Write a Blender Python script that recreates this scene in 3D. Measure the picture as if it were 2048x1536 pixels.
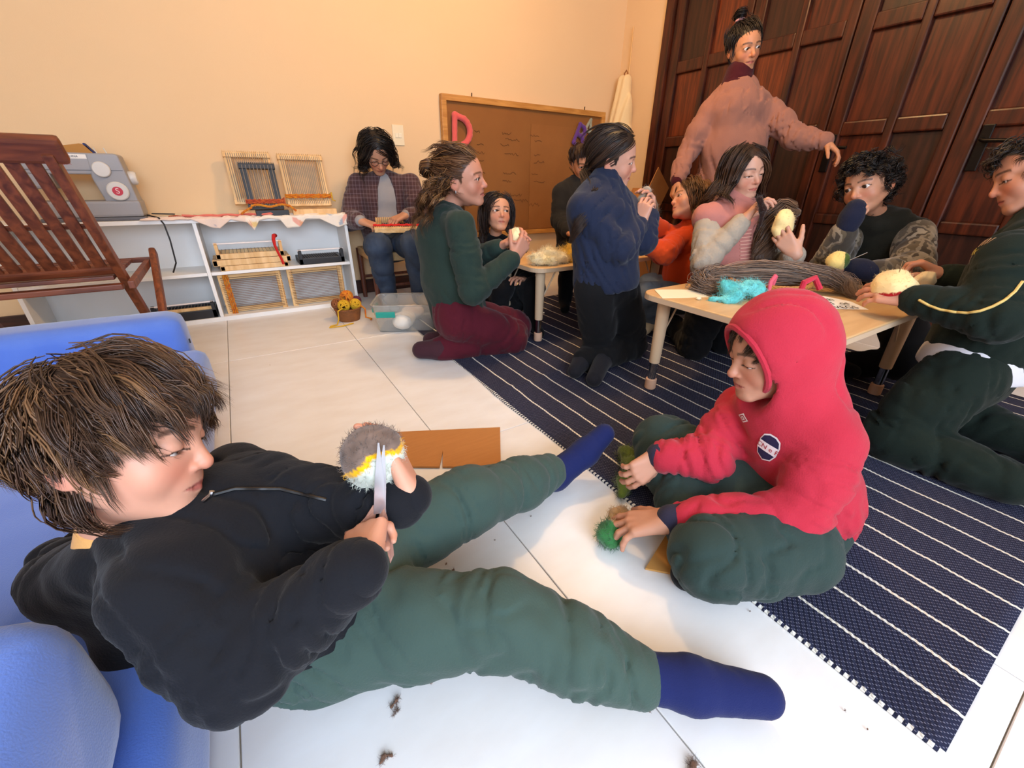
import bpy, bmesh, math, random
import numpy as np
from mathutils import Vector, Matrix
for o in list(bpy.data.objects): bpy.data.objects.remove(o)
scene = bpy.context.scene
COL = scene.collection
random.seed(4); RNG = np.random.default_rng(7)
A = lambda *v: np.array(v, float)

# ---------------------------------------------------------------- camera
FPX, PITCH, ROLL, YAW, CAMH = 830.13, .4590891, .01309284, .5625457, .8
CAM = A(0, 0, CAMH)
FW = A(math.sin(YAW)*math.cos(PITCH), math.cos(YAW)*math.cos(PITCH), -math.sin(PITCH))
_r0 = A(math.cos(YAW), -math.sin(YAW), 0); _u0 = np.cross(_r0, FW)
RT = _r0*math.cos(ROLL)+_u0*math.sin(ROLL); UP = -_r0*math.sin(ROLL)+_u0*math.cos(ROLL)
def at(x, y, d):
    """world point seen at photo position x, y at distance d along the view axis"""
    return CAM + (RT*(x-1024)/FPX - UP*(y-768)/FPX + FW)*d
cd = bpy.data.cameras.new('camera'); cam = bpy.data.objects.new('camera', cd); COL.objects.link(cam)
cd.sensor_width = 36; cd.lens = 36*FPX/2048; cd.clip_start = .02
cam.matrix_world = Matrix(((RT[0], UP[0], -FW[0], 0), (RT[1], UP[1], -FW[1], 0), (RT[2], UP[2], -FW[2], CAMH), (0, 0, 0, 1)))
scene.camera = cam
# ---------------------------------------------------------------- light and exposure
w = bpy.data.worlds.new('world'); scene.world = w; w.use_nodes = True
w.node_tree.nodes['Background'].inputs[0].default_value = (.62, .76, 1, 1)
w.node_tree.nodes['Background'].inputs[1].default_value = .5
def area(name, loc, target, sx, sy, power, col):
    l = bpy.data.lights.new(name, 'AREA'); l.shape = 'RECTANGLE'; l.size = sx; l.size_y = sy; l.energy = power; l.color = col
    o = bpy.data.objects.new(name, l); COL.objects.link(o); o.location = loc
    o.rotation_euler = (Vector(target)-Vector(loc)).to_track_quat('-Z', 'Y').to_euler(); return o
# daylight through the window behind the camera, and the warm ceiling lamp
area('window_daylight', (-.25, -2.02, 1.55), (.3, 3, .8), 2.5, 1.5, 158, (.68, .81, 1.0))
LAMP = (1.5, 1.65, 2.5)
pl = bpy.data.lights.new('lamp_bulb', 'POINT'); pl.energy = 78; pl.color = (1, .60, .26); pl.shadow_soft_size = .07
po = bpy.data.objects.new('lamp_bulb', pl); COL.objects.link(po); po.location = LAMP
vs = scene.view_settings
scene.display_settings.display_device = 'sRGB'
vs.view_transform = 'Standard'; vs.look = 'None'; vs.gamma = 1; vs.use_curve_mapping = False
vs.exposure = .12
# ---------------------------------------------------------------- materials
def lin(c):
    return tuple(((v/255)/12.92 if v/255 <= .04045 else ((v/255+.055)/1.055)**2.4) for v in c)
MATS = {}
def M(name, col=(128, 128, 128), rough=.6, bump=None, var=None, sheen=0, metal=0, spec=.5, vcol=False, trans=0, emit=0, coord='Object', wave=None, alpha=1, mapscale=(1, 1, 1)):
    """procedural principled material; bump=(scale,strength,detail), var=(scale,amount,colour), vcol mixes in the mesh colours"""
    if name in MATS: return MATS[name]
    m = bpy.data.materials.new(name); MATS[name] = m; m.use_nodes = True
    N, L = m.node_tree.nodes, m.node_tree.links; b = N['Principled BSDF']
    b.inputs['Base Color'].default_value = (*lin(col), 1); b.inputs['Roughness'].default_value = rough
    b.inputs['Metallic'].default_value = metal; b.inputs['Specular IOR Level'].default_value = spec
    b.inputs['Sheen Weight'].default_value = sheen; b.inputs['Sheen Roughness'].default_value = .45
    b.inputs['Transmission Weight'].default_value = trans; b.inputs['Alpha'].default_value = alpha
    tc = N.new('ShaderNodeTexCoord'); mp = N.new('ShaderNodeMapping'); L.new(tc.outputs[coord], mp.inputs[0]); mp.inputs['Scale'].default_value = mapscale
    src = None
    if vcol:
        a = N.new('ShaderNodeVertexColor'); a.layer_name = 'Col'; src = a.outputs[0]
    if var:
        n = N.new('ShaderNodeTexNoise'); n.inputs['Scale'].default_value = var[0]; n.inputs['Detail'].default_value = 6
        L.new(mp.outputs[0], n.inputs[0])
        mx = N.new('ShaderNodeMix'); mx.data_type = 'RGBA'; cr = N.new('ShaderNodeMapRange')
        cr.inputs[1].default_value = .35; cr.inputs[2].default_value = .68; cr.inputs[4].default_value = var[1]
        L.new(n.outputs[0], cr.inputs[0]); L.new(cr.outputs[0], mx.inputs[0])
        if src: L.new(src, mx.inputs[6])
        else: mx.inputs[6].default_value = (*lin(col), 1)
        if vcol:
            mx.blend_type = 'MULTIPLY'
        mx.inputs[7].default_value = (*lin(var[2]), 1); src = mx.outputs[2]
    if src: L.new(src, b.inputs['Base Color'])
    if bump:
        n = N.new('ShaderNodeTexNoise'); n.inputs['Scale'].default_value = bump[0]; n.inputs['Detail'].default_value = bump[2] if len(bump) > 2 else 3
        L.new(mp.outputs[0], n.inputs[0]); bp = N.new('ShaderNodeBump'); bp.inputs['Strength'].default_value = bump[1]
        bp.inputs['Distance'].default_value = .0025; L.new(n.outputs[0], bp.inputs['Height']); L.new(bp.outputs[0], b.inputs['Normal'])
    if emit:
        b.inputs['Emission Color'].default_value = (*lin(col), 1); b.inputs['Emission Strength'].default_value = emit
    return m
def wood(name, c1, c2, rough=.4, scale=6, stretch=(1, 1, 14), bump=.1):
    """wood grain running along the axis with the small stretch value"""
    if name in MATS: return MATS[name]
    m = bpy.data.materials.new(name); MATS[name] = m; m.use_nodes = True
    N, L = m.node_tree.nodes, m.node_tree.links; b = N['Principled BSDF']; b.inputs['Roughness'].default_value = rough
    tc = N.new('ShaderNodeTexCoord'); mp = N.new('ShaderNodeMapping'); mp.inputs['Scale'].default_value = stretch
    n = N.new('ShaderNodeTexNoise'); n.inputs['Scale'].default_value = scale; n.inputs['Detail'].default_value = 8; n.inputs['Distortion'].default_value = .6
    r = N.new('ShaderNodeValToRGB'); r.color_ramp.elements[0].color = (*lin(c1), 1); r.color_ramp.elements[1].color = (*lin(c2), 1)
    r.color_ramp.elements[0].position = .36; r.color_ramp.elements[1].position = .66
    bp = N.new('ShaderNodeBump'); bp.inputs['Strength'].default_value = bump; bp.inputs['Distance'].default_value = .004
    L.new(tc.outputs['Object'], mp.inputs[0]); L.new(mp.outputs[0], n.inputs[0]); L.new(n.outputs[0], r.inputs[0]); L.new(r.outputs[0], b.inputs['Base Color'])
    L.new(n.outputs[0], bp.inputs['Height']); L.new(bp.outputs[0], b.inputs['Normal']); return m

# ---------------------------------------------------------------- objects
def tag(o, label=None, cat=None, group=None, kind=None):
    if label: o['label'] = label
    if cat: o['category'] = cat
    if group: o['group'] = group
    if kind: o['kind'] = kind
    return o
def empty(name, loc=(0, 0, 0), rz=0, label=None, cat=None, group=None):
    o = bpy.data.objects.new(name, None); COL.objects.link(o); o.location = [float(v) for v in loc]; o.rotation_euler = (0, 0, rz)
    o.empty_display_size = .05
    bpy.context.view_layer.update(); return tag(o, label, cat, group)
def link(name, me, mat, parent=None, world=False):
    o = bpy.data.objects.new(name, me); COL.objects.link(o)
    for mm in (mat if isinstance(mat, (list, tuple)) else [mat]):
        if mm and len(me.materials) < (len(mat) if isinstance(mat, (list, tuple)) else 1): me.materials.append(mm)
    if parent:
        o.parent = parent
        if world: o.matrix_parent_inverse = parent.matrix_world.inverted()
    return o
def copy_tree(o, parent=None):
    c = o.copy(); COL.objects.link(c)
    if parent: c.parent = parent
    for ch in list(o.children): copy_tree(ch, c)
    return c
def np_mesh(name, V, F, smooth=True, col=None):
    """mesh from numpy arrays; F is (n,3) or (n,4)"""
    me = bpy.data.meshes.new(name); V = np.asarray(V, np.float32); F = np.asarray(F, np.int32)
    me.vertices.add(len(V)); me.vertices.foreach_set('co', V.ravel())
    k = F.shape[1]; me.loops.add(F.size); me.loops.foreach_set('vertex_index', F.ravel())
    me.polygons.add(len(F)); me.polygons.foreach_set('loop_start', np.arange(0, F.size, k, dtype=np.int32))
    me.polygons.foreach_set('use_smooth', np.full(len(F), smooth))
    me.update(calc_edges=True)
    if col is not None:
        ca = me.color_attributes.new('Col', 'FLOAT_COLOR', 'POINT'); c = np.ones((len(V), 4), np.float32); c[:, :3] = col
        ca.data.foreach_set('color', c.ravel())
    return me
class MB:
    """collects boxes, bars, tubes and prisms into ONE mesh"""
    def __init__(s): s.b = bmesh.new()
    def box(s, lo, hi, bev=0, R=None, c=None):
        lo, hi = Vector(lo), Vector(hi); r = bmesh.ops.create_cube(s.b, size=1)
        sz = hi-lo; mid = (lo+hi)/2
        for v in r['verts']:
            v.co = Vector((v.co.x*sz.x, v.co.y*sz.y, v.co.z*sz.z))+mid
        if bev:
            es = list({e for v in r['verts'] for e in v.link_edges})
            bmesh.ops.bevel(s.b, geom=es, offset=bev, segments=2, affect='EDGES', profile=.6)
        return s
    def bar(s, a, b, w, t, up=(0, 0, 1), bev=0):
        """a straight rectangular bar from a to b, w wide across, t thick along up"""
        a, b = Vector(a), Vector(b); d = b-a; L = d.length; z = d.normalized(); u = Vector(up); x = z.cross(u)
        if x.length < 1e-5: x = z.orthogonal()
        x.normalize(); y = x.cross(z)
        r = bmesh.ops.create_cube(s.b, size=1); vs = r['verts']
        if bev:
            for v in vs: v.co = Vector((v.co.x*w, v.co.y*t, v.co.z*L))
            es = list({e for v in vs for e in v.link_edges})
            g = bmesh.ops.bevel(s.b, geom=es, offset=bev, segments=2, affect='EDGES', profile=.6)
            vs = list({v for v in g['verts']} | {v for v in vs if v.is_valid})
        else:
            for v in vs: v.co = Vector((v.co.x*w, v.co.y*t, v.co.z*L))
        m = (a+b)/2
        for v in vs: v.co = m+x*v.co.x+y*v.co.y+z*v.co.z
        return s
    def tube(s, pts, r, n=8, close=True):
        pts = [Vector([float(q) for q in p]) for p in pts]; rs = r if isinstance(r, (list, tuple)) else [r]*len(pts); rings = []
        up = Vector((0, 0, 1)); x0 = None
        for i, p in enumerate(pts):
            t = (pts[min(i+1, len(pts)-1)]-pts[max(i-1, 0)]).normalized()
            x = (x0 - t*x0.dot(t)) if x0 else t.cross(up)
            if x.length < 1e-4: x = t.orthogonal()
            x.normalize(); x0 = x; y = t.cross(x)
            rings.append([s.b.verts.new(p+(x*math.cos(2*math.pi*k/n)+y*math.sin(2*math.pi*k/n))*rs[i]) for k in range(n)])
        for a, b in zip(rings, rings[1:]):
            for k in range(n): s.b.faces.new((a[k], a[(k+1) % n], b[(k+1) % n], b[k]))
        if close: s.b.faces.new(rings[0][::-1]); s.b.faces.new(rings[-1])
        return s
    def lathe(s, c, prof, n=24, axis=(0, 0, 1)):
        """profile of (radius, height) pairs turned about an axis through c"""
        c = Vector(c); z = Vector(axis).normalized(); x = z.orthogonal().normalized(); y = z.cross(x); rings = []
        for r, h in prof:
            rings.append([s.b.verts.new(c+z*h+(x*math.cos(2*math.pi*k/n)+y*math.sin(2*math.pi*k/n))*max(r, 1e-4)) for k in range(n)])
        for a, b in zip(rings, rings[1:]):
            for k in range(n): s.b.faces.new((a[k], a[(k+1) % n], b[(k+1) % n], b[k]))
        s.b.faces.new(rings[0][::-1]); s.b.faces.new(rings[-1]); return s
    def prism(s, poly, O, X, Y, depth):
        """flat outline poly (x,y) placed at O in axes X,Y and pushed out by depth along X x Y"""
        O, X, Y = Vector(O), Vector(X), Vector(Y); Z = X.cross(Y).normalized()*depth
        a = [s.b.verts.new(O+X*p[0]+Y*p[1]) for p in poly]; b = [s.b.verts.new(v.co+Z) for v in a]; n = len(a)
        s.b.faces.new(a[::-1]); s.b.faces.new(b)
        for k in range(n): s.b.faces.new((a[k], a[(k+1) % n], b[(k+1) % n], b[k]))
        return s
    def build(s, name, mat, parent=None, smooth=False, world=False, loc=None):
        me = bpy.data.meshes.new(name); bmesh.ops.recalc_face_normals(s.b, faces=s.b.faces); s.b.to_mesh(me); s.b.free()
        if smooth:
            me.polygons.foreach_set('use_smooth', [True]*len(me.polygons)); me.set_sharp_from_angle(angle=math.radians(40))
        return link(name, me, mat, parent, world)
def rrect(w, h, r, n=5):
    pts = []
    for cx, cy, a in ((w/2-r, h/2-r, 0), (-w/2+r, h/2-r, 90), (-w/2+r, -h/2+r, 180), (w/2-r, -h/2+r, 270)):
        for i in range(n+1):
            t = math.radians(a+90*i/n); pts.append((cx+r*math.cos(t), cy+r*math.sin(t)))
    return pts
def text(name, s, size, mat, M4, parent=None, depth=.0006):
    cu = bpy.data.curves.new(name, 'FONT'); cu.body = s; cu.size = size; cu.extrude = depth; cu.align_x = 'CENTER'; cu.align_y = 'CENTER'
    o = bpy.data.objects.new(name, cu); dg = bpy.context.evaluated_depsgraph_get(); COL.objects.link(o)
    bpy.context.view_layer.update(); me = bpy.data.meshes.new_from_object(o.evaluated_get(bpy.context.evaluated_depsgraph_get()))
    bpy.data.objects.remove(o); me.transform(M4); return link(name, me, mat, parent, True)
def frame4(O, X, Y):
    X = Vector(X).normalized(); Y = Vector(Y); Y = (Y-X*Y.dot(X)).normalized(); Z = X.cross(Y); O = Vector(O)
    return Matrix(((X.x, Y.x, Z.x, O.x), (X.y, Y.y, Z.y, O.y), (X.z, Y.z, Z.z, O.z), (0, 0, 0, 1)))

# ---------------------------------------------------------------- distance fields -> smooth organic meshes
def nrm(v): v = np.asarray(v, float); return v/(np.linalg.norm(v)+1e-12)
def noise3(P, freq, seed, n=7):
    """cheap smooth noise: a sum of turned sine waves, about -1..1"""
    g = np.random.default_rng(seed); out = 0
    x, y, z = P
    for i in range(n):
        d = nrm(g.normal(size=3))*freq*(.6+.9*g.random()); ph = g.random()*6.28
        out = out+np.sin(x*d[0]+y*d[1]+z*d[2]+ph+1.3*np.sin((y*d[0]-z*d[1]+x*d[2])*.6+ph*2))
    return out/n*1.6
class SDF:
    def __init__(s): s.ops = []
    def cone(s, a, b, ra, rb=None, k=.01, e=1, ax=None, op=0, fold=None):
        a, b = np.asarray(a, float), np.asarray(b, float); rb = ra if rb is None else rb
        s.ops.append(('c', a, b, ra, rb, k, e, None if ax is None else nrm(ax), op, fold)); return s
    def chain(s, pts, rs, k=.01, **kw):
        for i in range(len(pts)-1): s.cone(pts[i], pts[i+1], rs[i], rs[i+1], k, **kw)
        return s
    def ell(s, c, r, R=None, k=.01, op=0):
        r = np.full(3, r, float) if np.isscalar(r) else np.asarray(r, float)
        s.ops.append(('e', np.asarray(c, float), r, np.eye(3) if R is None else np.asarray(R, float), k, op)); return s
    def box(s, c, h, r=.01, R=None, k=.01, op=0):
        s.ops.append(('b', np.asarray(c, float), np.asarray(h, float), r, np.eye(3) if R is None else np.asarray(R, float), k, op)); return s
    def plane(s, p, n, k=.005):            # cut away everything on the side n points to
        s.ops.append(('p', np.asarray(p, float), nrm(n), k)); return s
    def bounds(s):
        lo, hi = np.full(3, 1e9), np.full(3, -1e9)
        for o in s.ops:
            l, h = s.bb(o)
            if o[0] != 'p' and (o[8] if o[0] == 'c' else o[-1]) == 0: lo = np.minimum(lo, l); hi = np.maximum(hi, h)
        return lo, hi
    def bb(s, o):
        if o[0] == 'c': m = max(o[3], o[4])*max(1, o[6])+o[5]; return np.minimum(o[1], o[2])-m, np.maximum(o[1], o[2])+m
        if o[0] == 'e': m = np.sqrt(((o[3]*o[2][:, None])**2).sum(0))+o[4]; return o[1]-m, o[1]+m
        if o[0] == 'b': m = np.abs(o[4]*o[2][:, None]).sum(0)+o[3]+o[5]; return o[1]-m, o[1]+m
        return np.full(3, -1e9), np.full(3, 1e9)
    def mesh(s, vox, disp=None, pad=.0):
        lo, hi = s.bounds(); lo = lo-2.5*vox-pad; hi = hi+2.5*vox+pad
        ax = [np.arange(lo[i], hi[i]+vox, vox, dtype=np.float32) for i in range(3)]
        D = np.full([len(a) for a in ax], 1.0, np.float32)
        for o in s.ops:
            l, h = s.bb(o); l = l-3*vox-.01; h = h+3*vox+.01
            sl = tuple(slice(max(0, np.searchsorted(ax[i], l[i])-1), np.searchsorted(ax[i], h[i])+1) for i in range(3))
            x, y, z = ax[0][sl[0]][:, None, None], ax[1][sl[1]][None, :, None], ax[2][sl[2]][None, None, :]
            old = D[sl]
            if old.size == 0: continue
            f = np.float32
            if o[0] == 'c':
                _, a, b, ra, rb, k, e, axs, op, fold = o; ab = b-a; L2 = max(ab@ab, 1e-12)
                px, py, pz = x-f(a[0]), y-f(a[1]), z-f(a[2])
                t = np.clip((px*f(ab[0])+py*f(ab[1])+pz*f(ab[2]))/f(L2), 0, 1)
                qx, qy, qz = px-t*f(ab[0]), py-t*f(ab[1]), pz-t*f(ab[2])
                if axs is not None and e != 1:
                    w = (qx*f(axs[0])+qy*f(axs[1])+qz*f(axs[2]))*f(1-1/e); qx, qy, qz = qx-w*f(axs[0]), qy-w*f(axs[1]), qz-w*f(axs[2])
                d = np.sqrt(qx*qx+qy*qy+qz*qz)-(f(ra)+t*f(rb-ra))
                if fold:
                    am, nf, sd, t0, sp = fold; zz = nrm(ab); u = nrm(np.cross(zz, A(.31, .42, .85))); v = np.cross(zz, u)
                    th = np.arctan2(qx*f(v[0])+qy*f(v[1])+qz*f(v[2]), qx*f(u[0])+qy*f(u[1])+qz*f(u[2]))
                    ph = 6.283*nf*t+1.7*np.sin(th+sd)+.9*np.sin(2*th+sd*2.3)+sd*4+.8*np.sin(9*t+th)
                    n1 = np.sin(ph*.5); n2 = np.sin(ph*.83+2.1*np.cos(th+sd*.7)+1.)
                    cr = np.exp(-(n1/.38)**2)*(.35+.65*np.sin(th+sd*3.1)**2)+.6*np.exp(-(n2/.3)**2)*(.2+.8*np.sin(th*.5+sd)**2)
                    d = d+f(am)*(cr-.45)*np.exp(-((t-t0)/sp)**2)
            elif o[0] == 'e':
                _, c, r, R, k, op = o; px, py, pz = x-f(c[0]), y-f(c[1]), z-f(c[2])
                q = [(px*f(R[i][0])+py*f(R[i][1])+pz*f(R[i][2]))/f(r[i]) for i in range(3)]
                k0 = np.sqrt(q[0]**2+q[1]**2+q[2]**2); k1 = np.sqrt((q[0]/f(r[0]))**2+(q[1]/f(r[1]))**2+(q[2]/f(r[2]))**2)
                d = k0*(k0-1)/(k1+f(1e-6))
            elif o[0] == 'b':
                _, c, hh, r, R, k, op = o; px, py, pz = x-f(c[0]), y-f(c[1]), z-f(c[2])
                q = [np.abs(px*f(R[i][0])+py*f(R[i][1])+pz*f(R[i][2]))-f(hh[i]) for i in range(3)]
                d = np.sqrt(sum(np.maximum(v, 0)**2 for v in q))+np.minimum(np.maximum(q[0], np.maximum(q[1], q[2])), 0)-f(r)
            else:
                _, c, n, k = o; d = -(n[0]*(x-c[0])+n[1]*(y-c[1])+n[2]*(z-c[2])).astype(np.float32); op = 1
            k = f(max(k, 1e-5))
            if op == 0:
                hh_ = np.maximum(k-np.abs(old-d), 0)/k; D[sl] = np.minimum(old, d)-hh_*hh_*k*f(.25)
            else:
                d = -d; hh_ = np.maximum(k-np.abs(old-d), 0)/k; D[sl] = np.maximum(old, d)+hh_*hh_*k*f(.25)
        if disp is not None:
            m = np.abs(D) < .05; I = np.nonzero(m); P = (ax[0][I[0]], ax[1][I[1]], ax[2][I[2]]); D[m] = D[m]+disp(P).astype(np.float32)
        return surface_nets(D, A(ax[0][0], ax[1][0], ax[2][0]), vox)
def surface_nets(D, org, vox):
    S = D < 0
    cnt = sum(S[i:S.shape[0]-1+i, j:S.shape[1]-1+j, k:S.shape[2]-1+k].astype(np.int8) for i in (0, 1) for j in (0, 1) for k in (0, 1))
    I = np.argwhere((cnt > 0) & (cnt < 8)); idx = np.full(cnt.shape, -1, np.int32); idx[I[:, 0], I[:, 1], I[:, 2]] = np.arange(len(I))
    C = [(i, j, k) for i in (0, 1) for j in (0, 1) for k in (0, 1)]
    val = np.stack([D[I[:, 0]+c[0], I[:, 1]+c[1], I[:, 2]+c[2]] for c in C], 1)
    acc = np.zeros((len(I), 3)); num = np.zeros(len(I))
    for a in range(8):
        for b in range(a+1, 8):
            if sum(abs(C[a][q]-C[b][q]) for q in range(3)) != 1: continue
            va, vb = val[:, a], val[:, b]; m = (va < 0) != (vb < 0); t = np.where(m, va/np.where(m, va-vb, 1), 0)
            p = np.array(C[a])+t[:, None]*(np.array(C[b])-np.array(C[a])); acc += p*m[:, None]; num += m
    V = (I+acc/num[:, None])*vox+org; F = []
    for axn in range(3):
        o1, o2 = (axn+1) % 3, (axn+2) % 3
        sl0 = [slice(None)]*3; sl1 = [slice(None)]*3; sl0[axn] = slice(0, -1); sl1[axn] = slice(1, None)
        E = np.argwhere(S[tuple(sl0)] != S[tuple(sl1)])
        E = E[(E[:, o1] > 0) & (E[:, o2] > 0) & (E[:, o1] < S.shape[o1]-1) & (E[:, o2] < S.shape[o2]-1)]
        ins = S[E[:, 0], E[:, 1], E[:, 2]]; q = []
        for d1, d2 in ((-1, -1), (0, -1), (0, 0), (-1, 0)):
            c = E.copy(); c[:, o1] += d1; c[:, o2] += d2; q.append(idx[c[:, 0], c[:, 1], c[:, 2]])
        Q = np.stack(q, 1); Q[~ins] = Q[~ins][:, ::-1]; F.append(Q)
    return V.astype(np.float32), np.concatenate(F)
def strands(paths, r0, r1, sides=3, col=None):
    """paths (n,m,3): thin tapering tubes as one mesh; returns V, F, C"""
    n, m, _ = paths.shape; T = np.gradient(paths, axis=1); T /= np.linalg.norm(T, axis=2, keepdims=True)+1e-9
    ref = np.where(np.abs(T[..., 2:3]) > .9, A(1, 0, 0), A(0, 0, 1)); X = np.cross(T, ref); X /= np.linalg.norm(X, axis=2, keepdims=True)+1e-9; Y = np.cross(T, X)
    rad = (np.linspace(0, 1, m)[None, :]); prof = np.minimum(1, np.minimum(.55+rad*4, (1.02-rad)*2.2)); rad = (r0+(r1-r0)*rad)*prof
    rad = rad[..., None]*np.ones((n, 1, 1))
    V = np.stack([paths+rad*(X*math.cos(6.2832*k/sides)+Y*math.sin(6.2832*k/sides)) for k in range(sides)], 2).reshape(-1, 3)
    base = (np.arange(n)[:, None]*m+np.arange(m-1)[None, :])*sides; F = []
    for k in range(sides):
        k2 = (k+1) % sides; F.append(np.stack([base+k, base+k2, base+sides+k2, base+sides+k], -1).reshape(-1, 4))
    C = None if col is None else np.repeat(np.asarray(col), m*sides, axis=0)
    return V, np.concatenate(F), C
def join(parts):
    V, F, C, k = [], [], [], 0
    for p in parts:
        v, f = p[0], p[1]
        if f.shape[1] == 3: f = np.concatenate([f, f[:, 2:3]], 1)
        V.append(v); F.append(f+k); k += len(v); C.append(p[2] if len(p) > 2 and p[2] is not None else np.ones((len(v), 3)))
    return np.concatenate(V), np.concatenate(F), np.concatenate(C)
def wool(name, S, vox, col, parent=None, fuzz=600, fl=.02, fr=.0005, amp=.003, freq=120, seed=3, col2=None, colfn=None):
    """a felted or fluffy lump: noisy body plus stray curly fibres, one mesh"""
    V, F = S.mesh(vox, lambda P: amp*noise3(P, freq, seed))
    g = np.random.default_rng(seed); c1 = A(*lin(col)); c2 = A(*lin(col2)) if col2 else c1*.8
    t = np.clip(.5+.5*noise3(V.T, freq*.7, seed+9), 0, 1)[:, None]; C = c1*(1-t)+c2*t
    if colfn: C = colfn(V, C)
    parts = [(V, F, C)]
    if fuzz:
        i = g.integers(0, len(V), fuzz); m = 6; p = V[i]; c = V.mean(0); nd = p-c; nd /= np.linalg.norm(nd, axis=1, keepdims=True)+1e-9
        d = nd*.5+g.normal(size=(fuzz, 3))*.6; P = np.zeros((fuzz, m, 3)); P[:, 0] = p-nd*.002
        for k in range(1, m):
            d = d+g.normal(size=(fuzz, 3))*.55; d /= np.linalg.norm(d, axis=1, keepdims=True); P[:, k] = P[:, k-1]+d*fl/m
        v, f, cc = strands(P, fr, fr*.5, 3, C[i]*(.8+.4*g.random((fuzz, 1)))); parts.append((v, f, cc))
    V, F, C = join(parts)
    return link(name, np_mesh(name, V, F, True, C), M('wool_fibre', rough=.95, sheen=.3, vcol=True, spec=.1), parent, True)
# ================================================================ the room
m_wall = M('cream_plaster', (226, 193, 150), .85, bump=(160, .12, 4), var=(2.2, .35, (222, 187, 143)))
m_ceil = M('ceiling_white', (240, 232, 215), .9)
m_grout = M('grout', (150, 135, 115), .9)
m_tile = M('floor_tile', (233, 231, 229), .36, bump=(26, .03, 6), var=(5, .7, (222, 216, 210)), mapscale=(1, 2.2, 1))
m_door = wood('dark_door_wood', (42, 15, 7), (80, 33, 15), .32, 5, (1, 9, .7), .06)
m_panel = [wood('door_panel_a', (46, 15, 6), (90, 36, 15), .34, 5, (1, 9, .7), .06), wood('door_panel_b', (32, 14, 8), (60, 27, 15), .36, 5, (1, 9, .7), .06), wood('door_panel_c', (72, 27, 8), (120, 52, 20), .34, 5, (1, 9, .7), .06)]
m_base = wood('dark_baseboard', (40, 18, 10), (70, 30, 16), .4, 6, (.7, 8, 8))
YB, XR, XL, YF, ZC = 3.3, 3.16, -2.3, -2.15, 2.65
def struct(o): o['kind'] = 'structure'; return o
fl = struct(MB().box((XL, YF, -.06), (XR+.15, YB, -.006)).build('floor', m_grout))
TX, TY, X0, Y0 = .598, 1.199, -.178, 1.069
me = bpy.data.meshes.new('tile'); b = bmesh.new(); bmesh.ops.create_cube(b, size=1)
for v in b.verts: v.co = Vector((v.co.x*(TX-.0025), v.co.y*(TY-.0025), v.co.z*.006))
bmesh.ops.bevel(b, geom=[e for e in b.edges if abs(e.verts[0].co.z-e.verts[1].co.z) < 1e-6 and e.verts[0].co.z > 0], offset=.0012, segments=1, affect='EDGES'); b.to_mesh(me); b.free()
for i in range(-3, 6):
    for j in range(-2, 2):
        o = link('tile', me, m_tile, fl); o.location = (X0+(i+.5)*TX, Y0+(j+.5)*TY, -.003); o.rotation_euler[2] = math.pi*((i+j) % 2)
struct(MB().box((XL-.1, YB, -.06), (XR+.2, YB+.1, ZC)).build('wall_back', m_wall))
struct(MB().box((XL-.1, YF-.1, -.06), (XL, YB, ZC)).build('wall_left', m_wall))
struct(MB().box((XL-.1, YF-.1, ZC), (XR+.2, YB+.1, ZC+.1)).build('ceiling', m_ceil))
wr = MB().box((XR+.06, YF-.1, -.06), (XR+.2, YB, ZC)); wr.box((XR, 2.85, -.006), (XR+.07, YB, ZC)); struct(wr.build('wall_right', m_wall))
wf = MB(); wf.box((XL, YF-.1, -.06), (XR+.1, YF, .75)); wf.box((XL, YF-.1, 2.35), (XR+.1, YF, ZC)); wf.box((XL, YF-.1, .75), (-1.55, YF, 2.35)); wf.box((1.05, YF-.1, .75), (XR+.1, YF, 2.35))
struct(wf.build('wall_front', m_wall))
wn = struct(MB().box((-1.55, YF-.08, .75), (1.05, YF-.05, .80)).box((-1.55, YF-.08, 2.3), (1.05, YF-.05, 2.35)).box((-1.55, YF-.08, .8), (-1.5, YF-.05, 2.3)).box((1.0, YF-.08, .8), (1.05, YF-.05, 2.3)).box((-.275, YF-.08, .8), (-.225, YF-.05, 2.3)).build('window_1', M('window_white', (235, 235, 230), .5)))
struct(MB().box((XL, YB-.015, 0), (XR, YB, .1), .003).build('baseboard_back', m_base))
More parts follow.
